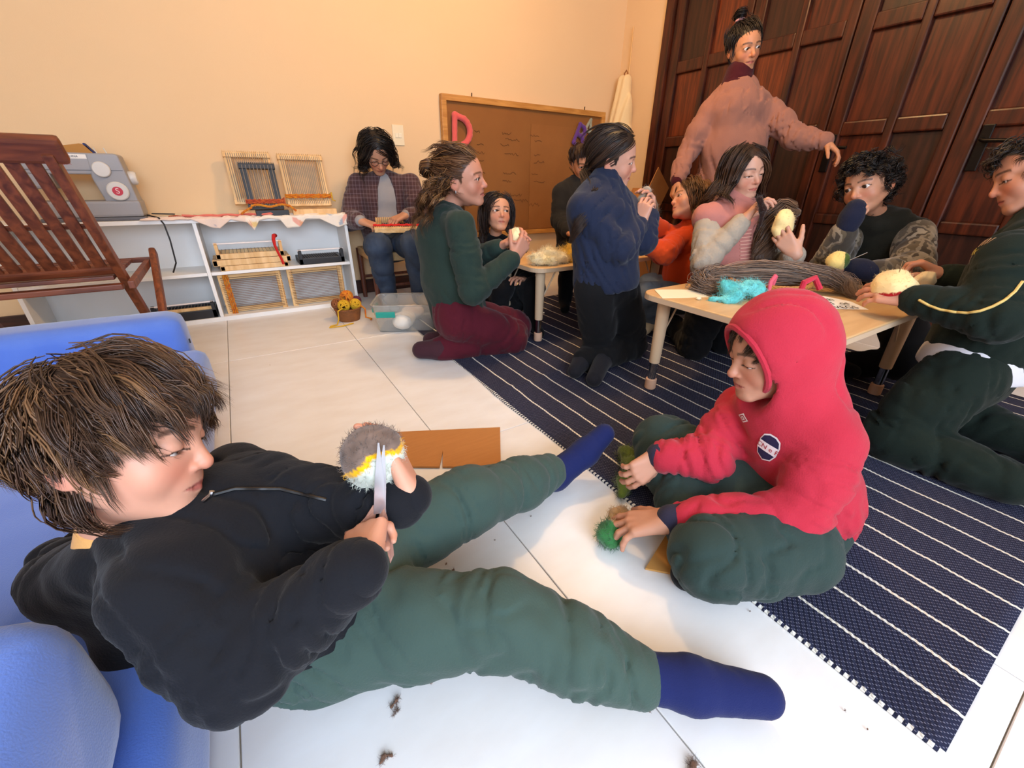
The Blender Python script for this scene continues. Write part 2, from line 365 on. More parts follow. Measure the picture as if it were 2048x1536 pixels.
# ---- dark folding doors along the right wall: stiles, rails and recessed panels
fr = MB(); fr.box((XR-.03, 2.775, 0), (XR+.06, 2.85, ZC-.02), .006); struct(fr.build('trim_1', m_door))
rows = [(.14, .567), (.626, 1.05), (1.122, 1.543), (1.62, 2.04), (2.11, 2.53)]
m_iron = M('black_iron', (22, 17, 15), .35, metal=.6)
edges = [2.775, 2.135, 1.49, .88, .25, -.38]
for n in range(5):
    ya, yb = edges[n], edges[n+1]; wd = ya-yb
    d = struct(empty('door_%d' % (n+1), (XR, yb, 0))); k = .09 if n != 3 else .1
    cols = [(ya-.085, ya-.085-(wd-.185)/2), (ya-.085-(wd-.185)/2-.042, yb+.058)]
    def bar(nm, lo, hi, mat=m_door, bev=.008):
        o = MB().box((lo[0]-XR, lo[1]-yb, lo[2]), (hi[0]-XR, hi[1]-yb, hi[2]), bev).build(nm, mat, d); return o
    bar('stile', (XR, cols[0][0], .01), (XR+.045, ya-.003, ZC-.03)); bar('stile', (XR, yb+.003, .01), (XR+.045, cols[1][1], ZC-.03))
    bar('mullion', (XR, cols[1][0], .01), (XR+.045, cols[0][1], ZC-.03))
    for c in cols:
        zs = [.01]+[z for r in rows for z in r]+[ZC-.03]
        for q in range(0, len(zs), 2): bar('rail', (XR+.001, c[1], zs[q]), (XR+.044, c[0], zs[q+1]))
        for q, r in enumerate(rows):
            mm = m_panel[[0, 0, 1, 0, 2, 0, 1, 2, 0, 1][(q*2+cols.index(c)+n*3) % 10]]
            bar('panel', (XR+.026, c[1]-.006, r[0]-.006), (XR+.04, c[0]+.006, r[1]+.006), mm, .012)
    if n in (2, 3):
        yy = .775 if n == 3 else 1.445
        if True:
            hd = MB().box((-.012, yy-yb-.03, .86), (0, yy-yb+.012, 1.06), .004).build('handle_plate', m_iron, d)
            MB().tube([(-.005, yy-yb-.01, .995), (-.05, yy-yb-.01, .995), (-.055, yy-yb-.02, .99), (-.055, yy-yb-.12, .985)], .009, 10).build('lever', m_iron, hd, True)
# ---- rug
def rug_mat():
    m = bpy.data.materials.new('striped_weave'); m.use_nodes = True; N, L = m.node_tree.nodes, m.node_tree.links; b = N['Principled BSDF']; b.inputs['Roughness'].default_value = .9; b.inputs['Specular IOR Level'].default_value = .2
    tc = N.new('ShaderNodeTexCoord'); sp = N.new('ShaderNodeSeparateXYZ'); L.new(tc.outputs['Object'], sp.inputs[0])
    def mt(op, a, b_=None, c=None):
        n = N.new('ShaderNodeMath'); n.operation = op
        for i, v in enumerate((a, b_, c)):
            if v is None: continue
            if isinstance(v, (int, float)): n.inputs[i].default_value = v
            else: L.new(v, n.inputs[i])
        return n.outputs[0]
    X, Y = sp.outputs[0], sp.outputs[1]
    nz = N.new('ShaderNodeTexNoise'); nz.inputs['Scale'].default_value = 9; L.new(tc.outputs['Object'], nz.inputs[0])
    xw = mt('ADD', X, mt('MULTIPLY', mt('SUBTRACT', nz.outputs[0], .5), .012))
    xw = mt('ADD', xw, mt('MULTIPLY', mt('SINE', mt('MULTIPLY', Y, 520)), .0008))
    fr_ = mt('ABSOLUTE', mt('SUBTRACT', mt('FRACT', mt('ADD', mt('DIVIDE', mt('SUBTRACT', xw, .844-.748), .092), .5)), .5))
    line = mt('LESS_THAN', fr_, .036)
    inx = mt('GREATER_THAN', X, .06); line = mt('MULTIPLY', line, inx)
    sx = mt('SINE', mt('MULTIPLY', X, 900)); row = mt('FLOOR', mt('DIVIDE', mt('MULTIPLY', X, 900), math.pi))
    sy = mt('SINE', mt('ADD', mt('MULTIPLY', Y, 560), mt('MULTIPLY', row, 1.9)))
    n2 = N.new('ShaderNodeTexNoise'); n2.inputs['Scale'].default_value = 300; L.new(tc.outputs['Object'], n2.inputs[0])
    spk = mt('GREATER_THAN', mt('ADD', mt('MULTIPLY', mt('ABSOLUTE', sx), sy), mt('MULTIPLY', mt('SUBTRACT', n2.outputs[0], .5), .9)), .66)
    edge = mt('MULTIPLY', mt('LESS_THAN', X, .007), mt('GREATER_THAN', mt('SINE', mt('MULTIPLY', Y, 480)), -.2))
    def mix(f, c1, c2):
        n = N.new('ShaderNodeMix'); n.data_type = 'RGBA'; L.new(f, n.inputs[0])
        for i, c in ((6, c1), (7, c2)):
            if isinstance(c, tuple): n.inputs[i].default_value = (*lin(c), 1)
            else: L.new(c, n.inputs[i])
        return n.outputs[2]
    n3 = N.new('ShaderNodeTexNoise'); n3.inputs['Scale'].default_value = 3; L.new(tc.outputs['Object'], n3.inputs[0])
    base = mix(n3.outputs[0], (30, 33, 54), (40, 43, 66))
    c = mix(spk, base, (112, 113, 132)); c = mix(line, c, (226, 220, 206)); c = mix(edge, c, (226, 222, 212))
    L.new(c, b.inputs['Base Color']); bp = N.new('ShaderNodeBump'); bp.inputs['Strength'].default_value = .5; bp.inputs['Distance'].default_value = .003
    L.new(mt('ADD', mt('MULTIPLY', sx, sy), mt('MULTIPLY', line, 1.5)), bp.inputs['Height']); L.new(bp.outputs[0], b.inputs['Normal']); return m
nx, ny = 90, 110; RX0, RX1, RY0, RY1 = .748, 2.636, -.086, 2.5
g = np.stack(np.meshgrid(np.linspace(RX0, RX1, nx), np.linspace(RY0, RY1, ny), indexing='ij'), -1).reshape(-1, 2)
rip = .0055+.0022*noise3((g[:, 0], g[:, 1], g[:, 0]*0), 14, 5)*np.clip((g[:, 1]-.5)/.8, .15, 1)
rip += .004*np.exp(-((g[:, 1]-1.25-.1*g[:, 0])/.015)**2)
edge_w = .006*np.sin(g[:, 1]*9)*np.exp(-(g[:, 0]-RX0)/.15)*np.clip((g[:, 1]-.4), 0, 1)
top = np.stack([g[:, 0]+edge_w, g[:, 1], np.maximum(rip, .003)], 1); bot = top.copy(); bot[:, 2] = .0006
ii = (np.arange(nx-1)[:, None]*ny+np.arange(ny-1)[None]).ravel(); q = np.stack([ii, ii+ny, ii+ny+1, ii+1], 1); n_ = len(top)
side = []
for a_, b_ in [(np.arange(nx-1)*ny, (np.arange(nx-1)+1)*ny), ((np.arange(nx-1)+1)*ny+ny-1, np.arange(nx-1)*ny+ny-1)]: side.append(np.stack([b_, a_, a_+n_, b_+n_], 1))
for a_, b_ in [(np.arange(ny-1)+1, np.arange(ny-1)), ((nx-1)*ny+np.arange(ny-1), (nx-1)*ny+np.arange(ny-1)+1)]: side.append(np.stack([b_, a_, a_+n_, b_+n_], 1))
V = np.concatenate([top, bot])-A(RX0, RY0, 0); F = np.concatenate([q, q[:, ::-1]+n_]+side)
rg = link('rug', np_mesh('rug', V, F), rug_mat()); rg.location = (RX0, RY0, 0)
tag(rg, 'navy woven rug with thin white stripes on the tiled floor', 'rug')
# ---- ceiling lamp (above the frame) that carries the warm bulb
cl = empty('ceiling_lamp', (LAMP[0], LAMP[1], ZC), label='small round ceiling lamp above the play tables', cat='lamp')
MB().lathe((0, 0, -.05), [(.06, .05), (.06, .02), (.012, .01), (.012, -.09), (.03, -.1), (.03, -.13)], 20).build('lamp_base', M('lamp_white', (230, 225, 215), .5), cl, True)
# ================================================================ furniture
m_maple = wood('maple_laminate', (206, 166, 116), (220, 182, 132), .38, 3, (.8, 9, 9), .02)
m_rim = M('table_rim', (206, 178, 146), .5); m_leg = M('beige_leg', (214, 186, 152), .45); m_cap = M('rubber_cap', (214, 170, 140), .6)
m_chrome = M('chrome', (190, 190, 195), .16, metal=1)
def play_table(x0, x1, y0, y1, h, label):
    cx, cy = (x0+x1)/2, (y0+y1)/2; h -= .01; t = empty('play_table', (cx, cy, .01), label=label, cat='table', group='low adjustable play tables')
    w, dp = x1-x0, y1-y0
    top = MB().prism(rrect(w, dp, .07, 8), (0, 0, h-.024), (1, 0, 0), (0, 1, 0), .024).build('tabletop', m_maple, t)
    bv = top.modifiers.new('b', 'BEVEL'); bv.width = .004; bv.segments = 2; bv.limit_method = 'ANGLE'
    rim = MB(); pr = rrect(w+.003, dp+.003, .0715, 8); n = len(pr)
    for k in range(n):
        a, b = pr[k], pr[(k+1) % n]
        rim.b.faces.new([rim.b.verts.new((p[0], p[1], z)) for p, z in ((a, h-.022), (b, h-.022), (b, h-.004), (a, h-.004))])
    bmesh.ops.remove_doubles(rim.b, verts=rim.b.verts, dist=1e-5); rim.build('edge_band', m_rim, top)
    for sx in (-1, 1):
        for sy in (-1, 1):
            X, Y = sx*(w/2-.075), sy*(dp/2-.075)
            lg = MB().lathe((X, Y, 0), [(.026, h-.024), (.0255, h-.05), (.0215, .125), (.0205, .118)], 20).build('leg', m_leg, t, True)
            MB().lathe((X, Y, 0), [(.0165, .13), (.0165, .035)], 18).build('chrome_tube', m_chrome, lg, True)
            MB().lathe((X, Y, 0), [(.02, .045), (.0225, .043), (.023, .004), (.021, 0)], 18).build('foot_cap', m_cap, lg, True)
            MB().tube([(X, Y, .2), (X-sx*.1, Y, h-.03)], .004, 6).build('brace', m_leg, t)
            MB().lathe((X+.022, Y, .15), [(.004, 0), (.004, .012)], 8, (1, 0, 0)).build('screw_knob', m_leg, lg, True)
    return t
play_table(1.185, 2.2, 1.665, 2.14, .41, 'low beige play table holding white and yellow wool, far one')
play_table(1.265, 2.19, .43, 1.1, .415, 'low beige play table holding the basket of brown wool, near one')
# ---- sofa of blue foam blocks
m_blue = M('blue_plush', (84, 118, 202), .85, bump=(420, .25, 3), var=(7, .5, (100, 134, 212)), sheen=.55, spec=.2)
def foam(name, lo, hi, r, parent, mat=m_blue, amp=.004, sd=1):
    lo, hi = A(*lo), A(*hi); S = SDF().box((lo+hi)/2, (hi-lo)/2-r, r)
    V, F = S.mesh(.026, lambda P: amp*noise3(P, 9, sd)+amp*.25*noise3(P, 30, sd+1)); return link(name, np_mesh(name, V, F), mat, parent, True)
sofa = empty('foam_sofa', (-.8, 1.0, 0), label='low blue foam floor sofa behind the boy in black', cat='sofa')
foam('seat_block', (-1.5, .06, 0), (-.212, 1.96, .185), .025, sofa)
foam('armrest', (-1.5, 1.955, 0), (-.262, 2.14, .315), .05, sofa, sd=3)
foam('bolster', (-1.2, .22, .18), (-.243, .52, .405), .06, sofa, sd=5)
MB().box((-.262, 1.99, .20), (-.258, 2.0, .215)).build('label_tab', M('black_tab', (20, 20, 22), .7), sofa, False, True)
# ---- white shelf unit
m_white = M('white_melamine', (238, 236, 232), .42, var=(3, .3, (230, 228, 226)))
SY0, SY1, SH = 3.0, 3.275, .58
sh = empty('shelf_unit', (-.2, 3.14, 0), label='low white shelf unit with open compartments against the back wall', cat='shelf')
def pan(nm, lo, hi): MB().box(lo, hi, .0015).build(nm, m_white, sh, False, True)
pan('top_board', (-1.0, SY0-.004, SH-.02), (.612, SY1, SH)); pan('bottom_board', (-1.0, SY0, 0), (.612, SY1, .026))
for x in (-.999, -.205, .594): pan('side_board' if x != -.205 else 'divider', (x, SY0+.001, .0265), (x+.018, SY1, SH-.0205))
pan('shelf_board', (-.98, SY0+.002, .272), (-.206, SY1, .29)); pan('shelf_board', (-.186, SY0+.002, .272), (.593, SY1, .29))
pan('back_board', (-.995, SY1, .005), (.608, SY1+.006, SH-.005))
# ---- teak folding chair facing the shelf
m_teak = wood('teak', (92, 44, 24), (138, 72, 40), .45, 7, (6, 6, .8), .08); m_teakx = wood('teak_cross', (88, 42, 24), (132, 68, 38), .45, 7, (.8, 6, 6), .08)
ch = empty('folding_chair', (-.66, 2.35, 0), label='slatted reddish teak folding chair in front of the sewing machine', cat='chair')
CX0, CX1 = -.93, -.45
def bk(z): return 2.29+(.5-z)*.73          # the back leans towards the camera
def P(x, z, dy=0): return (x, bk(z)+dy, z)
LN = Vector((0, .73, 1)).normalized()
for x in (CX0, CX1): MB().bar((x, bk(.86), .86), (x, bk(.012), .012), .03, .046, (0, 1, .73), .005).build('stile', m_teak, ch, False, True)
for x in (CX0-.05, CX1+.065): MB().bar((x, 2.80, .455), (x, 2.2, .0), .03, .05, (0, 1, 0), .012).build('front_leg', m_teak, ch, False, True)
MB().bar(P(CX0-.045, .865), P(CX1+.045, .865), .085, .034, (0, 1, .73), .014).build('top_rail', m_teakx, ch, False, True)
MB().bar(P(CX0+.012, .452, -.0), P(CX1-.012, .452, -.0), .034, .034, (0, 1, .73), .008).build('lower_rail', m_teakx, ch, False, True)
MB().bar(P(CX0, .625, .012), P(CX1, .625, .012), .018, .01, (0, 1, .73), .003).build('back_brace', m_teakx, ch, False, True)
for k in range(9):
    x = CX0+.048+k*(CX1-CX0-.096)/8; MB().bar(P(x, .84), P(x, .46), .036, .013, (0, 1, .73), .003).build('back_slat', m_teak, ch, False, True)
for k in range(8): MB().box((CX0+.02, 2.30+k*.058, .412), (CX1-.02, 2.342+k*.058, .428), .003).build('seat_slat', m_teakx, ch, False, True)
for x in (CX0+.03, CX1+.035): MB().bar((x, 2.25, .395), (x, 2.80, .405), .022, .03, (0, 0, 1), .003).build('seat_rail', m_teak, ch, False, True)
MB().bar((CX0, 2.30, .385), (CX1, 2.30, .385), .045, .022, (0, 0, 1), .004).build('rear_rail', m_teakx, ch, False, True)
MB().bar((CX0, 2.79, .415), (CX1+.05, 2.79, .415), .03, .022, (0, 0, 1), .004).build('seat_rail', m_teakx, ch, False, True)
MB().bar((CX0, bk(.12), .12), (CX1, bk(.12), .12), .03, .018, (0, 0, 1), .004).build('stretcher', m_teakx, ch, False, True)
MB().bar((CX0-.03, 2.27, .09), (CX1+.05, 2.27, .09), .03, .02, (0, 0, 1), .004).build('stretcher', m_teakx, ch, False, True)
# ---- low chair of the reading woman
m_brown = wood('brown_wood', (74, 36, 24), (104, 56, 38), .4, 8, (6, 6, .8)); m_cord = M('woven_cord', (196, 160, 112), .85, bump=(180, .6, 2), var=(60, .5, (164, 126, 82)))
sc_ = empty('low_chair', (.95, 2.98, 0), label='low brown wooden chair with woven cord seat under the plaid-shirted woman', cat='chair')
for x, y in ((.70, 2.80), (1.2, 2.80), (.70, 3.17), (1.2, 3.17)): MB().tube([(x, y, 0), (x, y, .35)], [.015, .02], 12).build('leg', m_brown, sc_, True, True)
MB().box((.69, 2.79, .305), (1.21, 3.19, .36), .012).build('seat', m_cord, sc_, False, True)
for y in (2.80, 3.17): MB().tube([(.7, y, .15), (1.2, y, .15)], .01, 8).build('stretcher', m_brown, sc_, True, True)
# ================================================================ things on the walls and shelf
m_pine = wood('pine', (214, 168, 108), (236, 198, 142), .55, 5, (6, 6, .8)); m_oak = wood('board_oak', (176, 118, 52), (206, 148, 76), .5, 6, (.8, 8, 8))
m_black = M('black_paint', (26, 24, 26), .45); m_kraft = M('kraft_paper', (140, 88, 36), .8, bump=(60, .05), var=(4, .5, (126, 76, 28)))
m_ink = M('pencil_ink', (92, 52, 18), .9)
lsw = empty('light_switch', (1.108, YB, 1.065), label='square cream light switch plate on the wall above the plaid-shirted woman', cat='switch')
MB().box((-.04, -.008, -.062), (.04, 0, .062), .003).build('plate', M('switch_cream', (232, 216, 182), .5), lsw)
for dx in (-.012, .012): MB().box((dx-.011, -.012, -.016), (dx+.011, -.006, .012), .002).build('rocker', M('switch_white', (236, 224, 196), .4), lsw)
# pin board leaning on the wall
pb = empty('pin_board', (2.21, 3.27, .78), label='large wooden framed pin board covered with brown paper on the back wall', cat='board')
bx0, bx1, bz0, bz1 = -.77, .77, -.42, .55
MB().box((bx0, .0, bz0), (bx1, .02, bz1)).build('backing', m_kraft, pb)
pp = MB().box((bx0+.05, -.004, bz0+.04), (-.02, -.001, bz1-.1)).build('paper_sheet', m_kraft, pb); MB().box((.0, -.005, bz0+.04), (bx1-.06, -.001, bz1-.13)).build('paper_sheet', M('kraft_b', (146, 92, 40), .8, var=(5, .5, (130, 80, 30))), pb)
for lo, hi in (((bx0-.01, -.022, bz1-.035), (bx1+.01, .02, bz1+.005)), ((bx0-.01, -.022, bz0), (bx1+.01, .02, bz0+.035)), ((bx0-.012, -.021, bz0+.03), (bx0+.028, .02, bz1-.03)), ((bx1-.028, -.021, bz0+.03), (bx1+.012, .02, bz1-.03))):
    MB().box(lo, hi, .004).build('frame_bar', m_oak, pb)
for x in (-.53, .55): MB().tube([(x, 0, bz1), (x, -.002, bz1+.03)], .004, 6).build('hanger', m_iron, pb)
def scribble(x, z, w, sd, h=.02):
    g = random.Random(sd); t = MB(); n = int(w/.012); pts = []
    for i in range(n): pts.append((x+i*.012+g.uniform(-.004, .004), -.0065, z+g.uniform(-h/2, h/2)))
    t.tube(pts, .0016, 4); return t.build('handwriting', m_ink, pb)
sd = 0
for z in (.34, .30, .26, .20, .15, .06, .0): 
    for x, w_ in ((-.5, .1), (-.27, .15), (.02, .12)):
        sd += 1
        if sd % 5 != 4: scribble(x+random.uniform(-.03, .03), z, w_*random.uniform(.6, 1.1), sd)
for x, z, w_ in ((-.38, -.13, .12), (-.2, -.1, .14), (-.16, -.15, .16), (-.3, -.16, .1), (.0, -.18, .12)): sd += 1; scribble(x, z, w_, sd, .03)
# felt letters pinned to the board
def stroke_letter(name, lines, r, col, loc, roll, label):
    S = SDF()
    for ln in lines:
        S.chain([A(p[0], 0, p[1]) for p in ln], [r]*len(ln), k=.008)
    V, F = S.mesh(.005, lambda P: .0012*noise3(P, 160, 3)); me = np_mesh(name, V, F)
    o = link(name, me, M('felt_'+name, col, .95, bump=(300, .3), sheen=.3)); o.location = loc; o.rotation_euler = (0, roll, 0); return tag(o, label, 'felt letter', 'felt letters on the board')
arc = lambda cx, cz, r, a0, a1, n=7, e=1: [(cx+r*e*math.cos(math.radians(a0+(a1-a0)*i/n)), cz+r*math.sin(math.radians(a0+(a1-a0)*i/n))) for i in range(n+1)]
stroke_letter('letter_d', [[(-.06, -.1), (-.05, .1)], [(-.05, .1)]+arc(-.02, 0, .09, 60, -70)+[(-.06, -.1)]], .02, (216, 92, 88), (1.568, 3.232, 1.11), .0, 'big pink felt letter D pinned to the brown board')
stroke_letter('letter_b', [[(-.05, -.075), (-.05, .075)], [(-.05, .075)]+arc(-.01, .04, .036, 80, -80)+[(-.04, .0)], [(-.04, 0)]+arc(0, -.038, .04, 80, -80)+[(-.05, -.075)]], .015, (92, 52, 128), (2.70, 3.222, 1.135), .42, 'purple felt letter B pinned to the brown board')
stroke_letter('letter_a', [[(-.05, -.07), (0, .07), (.05, -.07)], [(-.03, -.02), (.03, -.02)]], .012, (146, 148, 128), (2.80, 3.246, 1.2), .3, 'grey felt letter A pinned above the purple letter')
stroke_letter('letter_c', [arc(0, 0, .06, 50, 310, 9)], .014, (232, 168, 128), (2.885, 3.234, 1.13), .25, 'peach felt letter C pinned beside the purple letter')
# rod and cloth in the corner
MB().tube([(3.13, 3.17, 1.93), (3.142, 3.16, 1.1)], .006, 8).build('thin_rod', m_pine); tag(bpy.data.objects['thin_rod'], 'thin wooden rod standing in the corner beside the doors', 'rod')
bag = empty('hanging_cloth', (3.1, 3.17, 1.3), label='cream cloth bag hanging in the corner beside the doors', cat='cloth')
S = SDF().cone((3.1, 3.175, 1.56), (3.09, 3.17, 1.2), .045, .085, e=1.5, ax=(0, 1, 0)).cone((3.09, 3.17, 1.2), (3.09, 3.17, .8), .085, .085, e=1.5, ax=(0, 1, 0))
V, F = S.mesh(.01, lambda P: .006*np.sin(P[1]*95+2*np.sin(P[2]*5))); link('cloth', np_mesh('cloth', V, F), M('cream_linen', (232, 206, 158), .9, bump=(220, .2), sheen=.2), bag, True)
MB().tube([(3.115, 3.16, 1.56), (3.12, 3.168, 1.62), (3.12, 3.185, 1.64), (3.115, 3.2, 1.62), (3.11, 3.195, 1.56)], .005, 6).build('strap', M('strap', (150, 92, 44), .8), bag, True, True)
# ---- sewing machine
m_grey = M('machine_grey', (150, 148, 150), .45, bump=(500, .03)); m_dgrey = M('machine_dark', (92, 92, 98), .5); m_ivory = M('machine_dial', (206, 202, 196), .4)
sm = empty('sewing_machine', (-.6, 3.12, SH), label='grey sewing machine with a red dial badge on the white shelf', cat='sewing machine')
def mb(nm, lo, hi, bev, mat, par=None): return MB().box(lo, hi, bev).build(nm, mat, par or sm)
mb('base', (-.2, -.09, .0), (.205, .09, .018), .006, m_dgrey); mb('bed', (-.198, -.085, .018), (.2, .08, .095), .012, m_grey)
col_ = MB().prism([(.065, .09), (.195, .09), (.185, .20), (.175, .30), (.165, .308), (.055, .308), (.045, .2)], (0, .07, 0), (1, 0, 0), (0, 0, 1), .14).build('column', m_grey, sm)
arm = MB().prism([(-.2, .215), (.06, .215), (.17, .225), (.172, .30), (.163, .309), (-.19, .309), (-.2, .3)], (0, .069, 0), (1, 0, 0), (0, 0, 1), .138).build('arm', m_grey, sm)
for o in (col_, arm): bv = o.modifiers.new('b', 'BEVEL'); bv.width = .008; bv.segments = 3; bv.limit_method = 'ANGLE'
mb('head', (-.205, -.065, .15), (-.10, .065, .3), .012, m_grey); MB().tube([(-.15, 0, .16), (-.15, 0, .1)], .003, 8).build('needle', m_chrome, sm)
mb('seam', (-.2, -.0715, .232), (.175, -.07, .235), 0, m_dgrey)
def dial(x, z, r, nm):
    d = MB().lathe((x, -.07, z), [(r*.96, 0), (r, .004), (r, .013), (r*.9, .017), (.001, .017)], 28, (0, -1, 0)).build(nm, m_ivory, sm, True); return d
dial(.095, .238, .035, 'dial'); d2 = dial(.128, .14, .044, 'dial')
MB().lathe((.128, -.087, .14), [(.021, 0), (.021, .001)], 24, (0, -1, 0)).build('badge', M('badge_red', (190, 28, 52), .4), d2, True)
text('badge_letter', 'S', .036, M('letter_white', (236, 200, 200), .5), frame4((-.6+.128, 3.12-.0882, SH+.14), (1, 0, 0), (0, 0, 1)), d2)
text('brand_lettering', 'SINGER', .019, M('letter_red', (150, 40, 52), .5), frame4((-.6-.04, 3.12-.0695, SH+.262), (1, 0, 0), (0, 0, 1)), sm)
st = mb('paper_label', (-.065, -.0705, .283), (.055, -.0694, .302), 0, M('paper_white', (235, 228, 220), .7)); text('label_lettering', 'MAQUINA', .013, M('ink_black', (40, 36, 40), .8), frame4((-.6-.005, 3.12-.0707, SH+.2925), (1, 0, 0), (0, 0, 1)), st)
MB().lathe((.175, 0, .2), [(.03, 0), (.032, .005), (.032, .03), (.026, .038)], 24, (1, 0, 0)).build('hand_wheel', m_ivory, sm, True)
for x, y in ((.09, .0), (.125, .02)): MB().tube([(x, y, .305), (x-.008, y, .335)], .0025, 6).build('spool_pin', m_ivory, sm)
tp = empty('sponge_pad', (-.60, 3.15, SH+.3095), label='tan and blue pad resting on top of the grey sewing machine', cat='pad')
MB().prism([(-.085, 0), (.075, 0), (.06, .03), (.035, .042), (-.08, .022)], (0, .02, 0), (1, 0, 0), (0, 0, 1), .045).build('tan_face', M('tan_cork', (176, 124, 62), .9, bump=(90, .4)), tp); MB().bar((.078, 0, .0), (.048, 0, .043), .006, .05, (0, 1, 0)).build('blue_edge', M('blue_back', (40, 52, 110), .8), tp)
MB().tube([(-.395, 3.1, SH+.02), (-.34, 3.0, SH+.012), (-.325, 2.985, SH-.02), (-.322, 2.985, .48), (-.33, 2.99, .36), (-.36, 3.02, .305)], .004, 8).build('power_cable', m_black)
tag(bpy.data.objects['power_cable'], 'thin black cable hanging from the shelf top beside the sewing machine', 'cable')
MB().bar((-.37, 3.06, SH+.03), (-.27, 3.04, SH+.026), .016, .006, (0, 0, 1), .002).build('black_clip', m_black); tag(bpy.data.objects['black_clip'], 'small black clip on the shelf top right of the sewing machine', 'clip')
# ---- weaving looms
m_warp = M('warp_thread', (150, 136, 122), .8); m_warpk = M('warp_brown', (120, 84, 56), .8)
def loom(name, w, h, bar, mat, n, label, group, warp=m_warp, t=.014, woven=None, foot=True):
    L = empty(name, label=label, cat='loom', group=group)
    for x in (-w/2+bar/2, w/2-bar/2): MB().box((x-bar/2, -t/2, .01), (x+bar/2, t/2, h-.01), .002).build('side_bar', mat, L)
    for z in (.0, h-bar*.8):
        e = MB().box((-w/2-.004, -t/2-.012, z), (w/2+.004, t/2+.004, z+bar*.8), .002); k = int(w/.0105)
        for i in range(k+1): e.box((-w/2+i*w/k-.002, -t/2-.015, z+bar*.8-.001), (-w/2+i*w/k+.002, t/2, z+bar*.8+.006))
        e.build('notched_bar', mat, L)
    wt = MB()
    for i in range(n):
        x = -w/2+.014+i*(w-.028)/(n-1); wt.tube([(x, -t/2-.014, .012), (x, -t/2-.013, h-.008)], .0017, 4)
    wt.build('warp_threads', warp, L)
    if woven:
        c1, c2, z0, z1 = woven; V = []; S = MB()
        for j in range(3):
            z = z0+(z1-z0)*j/2; S.tube([(-w/2-.01+i*(w+.02)/24, -t/2-.016-.003*math.sin(i*1.57+j*math.pi), z+.002*math.sin(i*2.1+j)) for i in range(25)], .005, 6)
        S.build('woven_yarn', c1, L, True)
        S = MB().tube([(w/2+.0, -t/2-.016, z1), (w/2+.015, -t/2-.02, z1+.012), (w/2+.012, -t/2-.03, z0-.02), (w/2+.026, -t/2-.04, z0-.03)], .004, 6); S.build('yarn_tail', c2, L, True)
    return L
m_yr = M('yarn_red', (170, 62, 40), .9, bump=(300, .5), var=(40, .7, (196, 104, 40))); m_yo = M('yarn_orange', (192, 92, 22), .9, bump=(300, .5), var=(60, .8, (214, 150, 34))); m_yy = M('yarn_yellow', (206, 160, 30), .9, bump=(300, .5))
m_yred = M('yarn_scarlet', (196, 30, 26), .9, bump=(300, .5))
def put(o, loc, rx=0, ry=0, rz=0): o.location = loc; o.rotation_euler = (rx, ry, rz); return o
put(loom('weaving_loom', .235, .29, .036, m_pine, 20, 'large pine loom behind the black loom on the white shelf top', 'pine looms on the shelf top'), (.145, 3.165, SH+.06), -.27)
put(loom('weaving_loom', .25, .30, .036, m_pine, 22, 'pine loom with orange woven band, rightmost on the shelf top', 'pine looms on the shelf top', woven=(m_yo, m_yy, .05, .065)), (.435, 3.16, SH+.045), -.27)
put(loom('weaving_loom', .18, .25, .034, m_black, 9, 'small black loom with white threads leaning on the shelf top', 'black looms', woven=(m_yr, m_yr, .035, .05)), (.18, 3.09, SH+.035), -.22)
for x0, x1, y, mt_, lb in ((.03, .12, 3.1, m_pine, 'pine block under the large pine loom'), (.115, .29, 3.03, m_black, 'black block in front of the small black loom'), (.315, .57, 3.06, m_pine, 'long pine block in front of the rightmost loom')):
    o = MB().box((x0, y-.02, SH+.001), (x1, y+.03, SH+.036), .002).build('loom_base', mt_); tag(o, lb+' on the shelf', 'block')
# stack of looms lying on the middle shelf
def flat_loom(x0, x1, z, dep, mat, label, up=.0, wv=None, hgt=.03, y0=3.01):
    L = empty('table_loom', ((x0+x1)/2, y0, z), label=label, cat='loom', group='looms lying on the middle shelf'); w = x1-x0
    for y in (0, dep-.03): MB().box((-w/2, y, 0), (w/2, y+.028, hgt), .003).build('cross_bar', mat, L)
    for x in (-w/2+.012, w/2-.012): MB().box((x-.011, .0, hgt*.0), (x+.011, dep, hgt*.95), .002).build('side_bar', mat, L)
    if up:
        for s_ in (-1, 1): MB().prism([(-.012, 0), (.05, 0), (.05, up*.6), (.02, up), (-.012, up*.85)], (s_*(w/2-.012)-.008, .0, hgt), (0, 1, 0), (0, 0, 1), .016).build('upright', mat, L)
        MB().tube([(-w/2, .01, hgt+up*.9), (w/2, .01, hgt+up*.9)], .0045, 8).build('heddle_rod', M('white_rod', (235, 228, 226), .4), L)
    wt = MB()
    for i in range(16): x = -w/2+.03+i*(w-.06)/15; wt.tube([(x, 0, hgt+.002), (x, dep, hgt+.002)], .0012, 4)
    wt.build('warp_threads', m_warp if not wv else wv, L)
    return L
flat_loom(-.135, .225, .2905, .2, m_pine, 'plain pine loom at the bottom of the stack on the middle shelf', hgt=.028)
flat_loom(-.165, .245, .32, .22, m_pine, 'pine loom with purple threads, middle of the shelf stack', wv=M('warp_purple', (120, 84, 92), .8), hgt=.034)
flat_loom(-.14, .215, .3565, .2, m_pine, 'pine loom with white rod on top of the shelf stack', up=.062, hgt=.03)
flat_loom(.29, .565, .2905, .2, m_black, 'black loom with white rod on the middle shelf right of the stack', up=.055, hgt=.036)
MB().tube([(.19, 3.06, .47), (.18, 3.02, .474), (.172, 2.996, .455), (.172, 2.99, .42), (.18, 2.988, .38), (.19, 2.986, .345), (.196, 2.985, .31)], [.012, .012, .01, .008, .007, .007, .008], 8).build('red_yarn', m_yred, None, True); tag(bpy.data.objects['red_yarn'], 'bright red yarn draped over the loom stack', 'yarn')
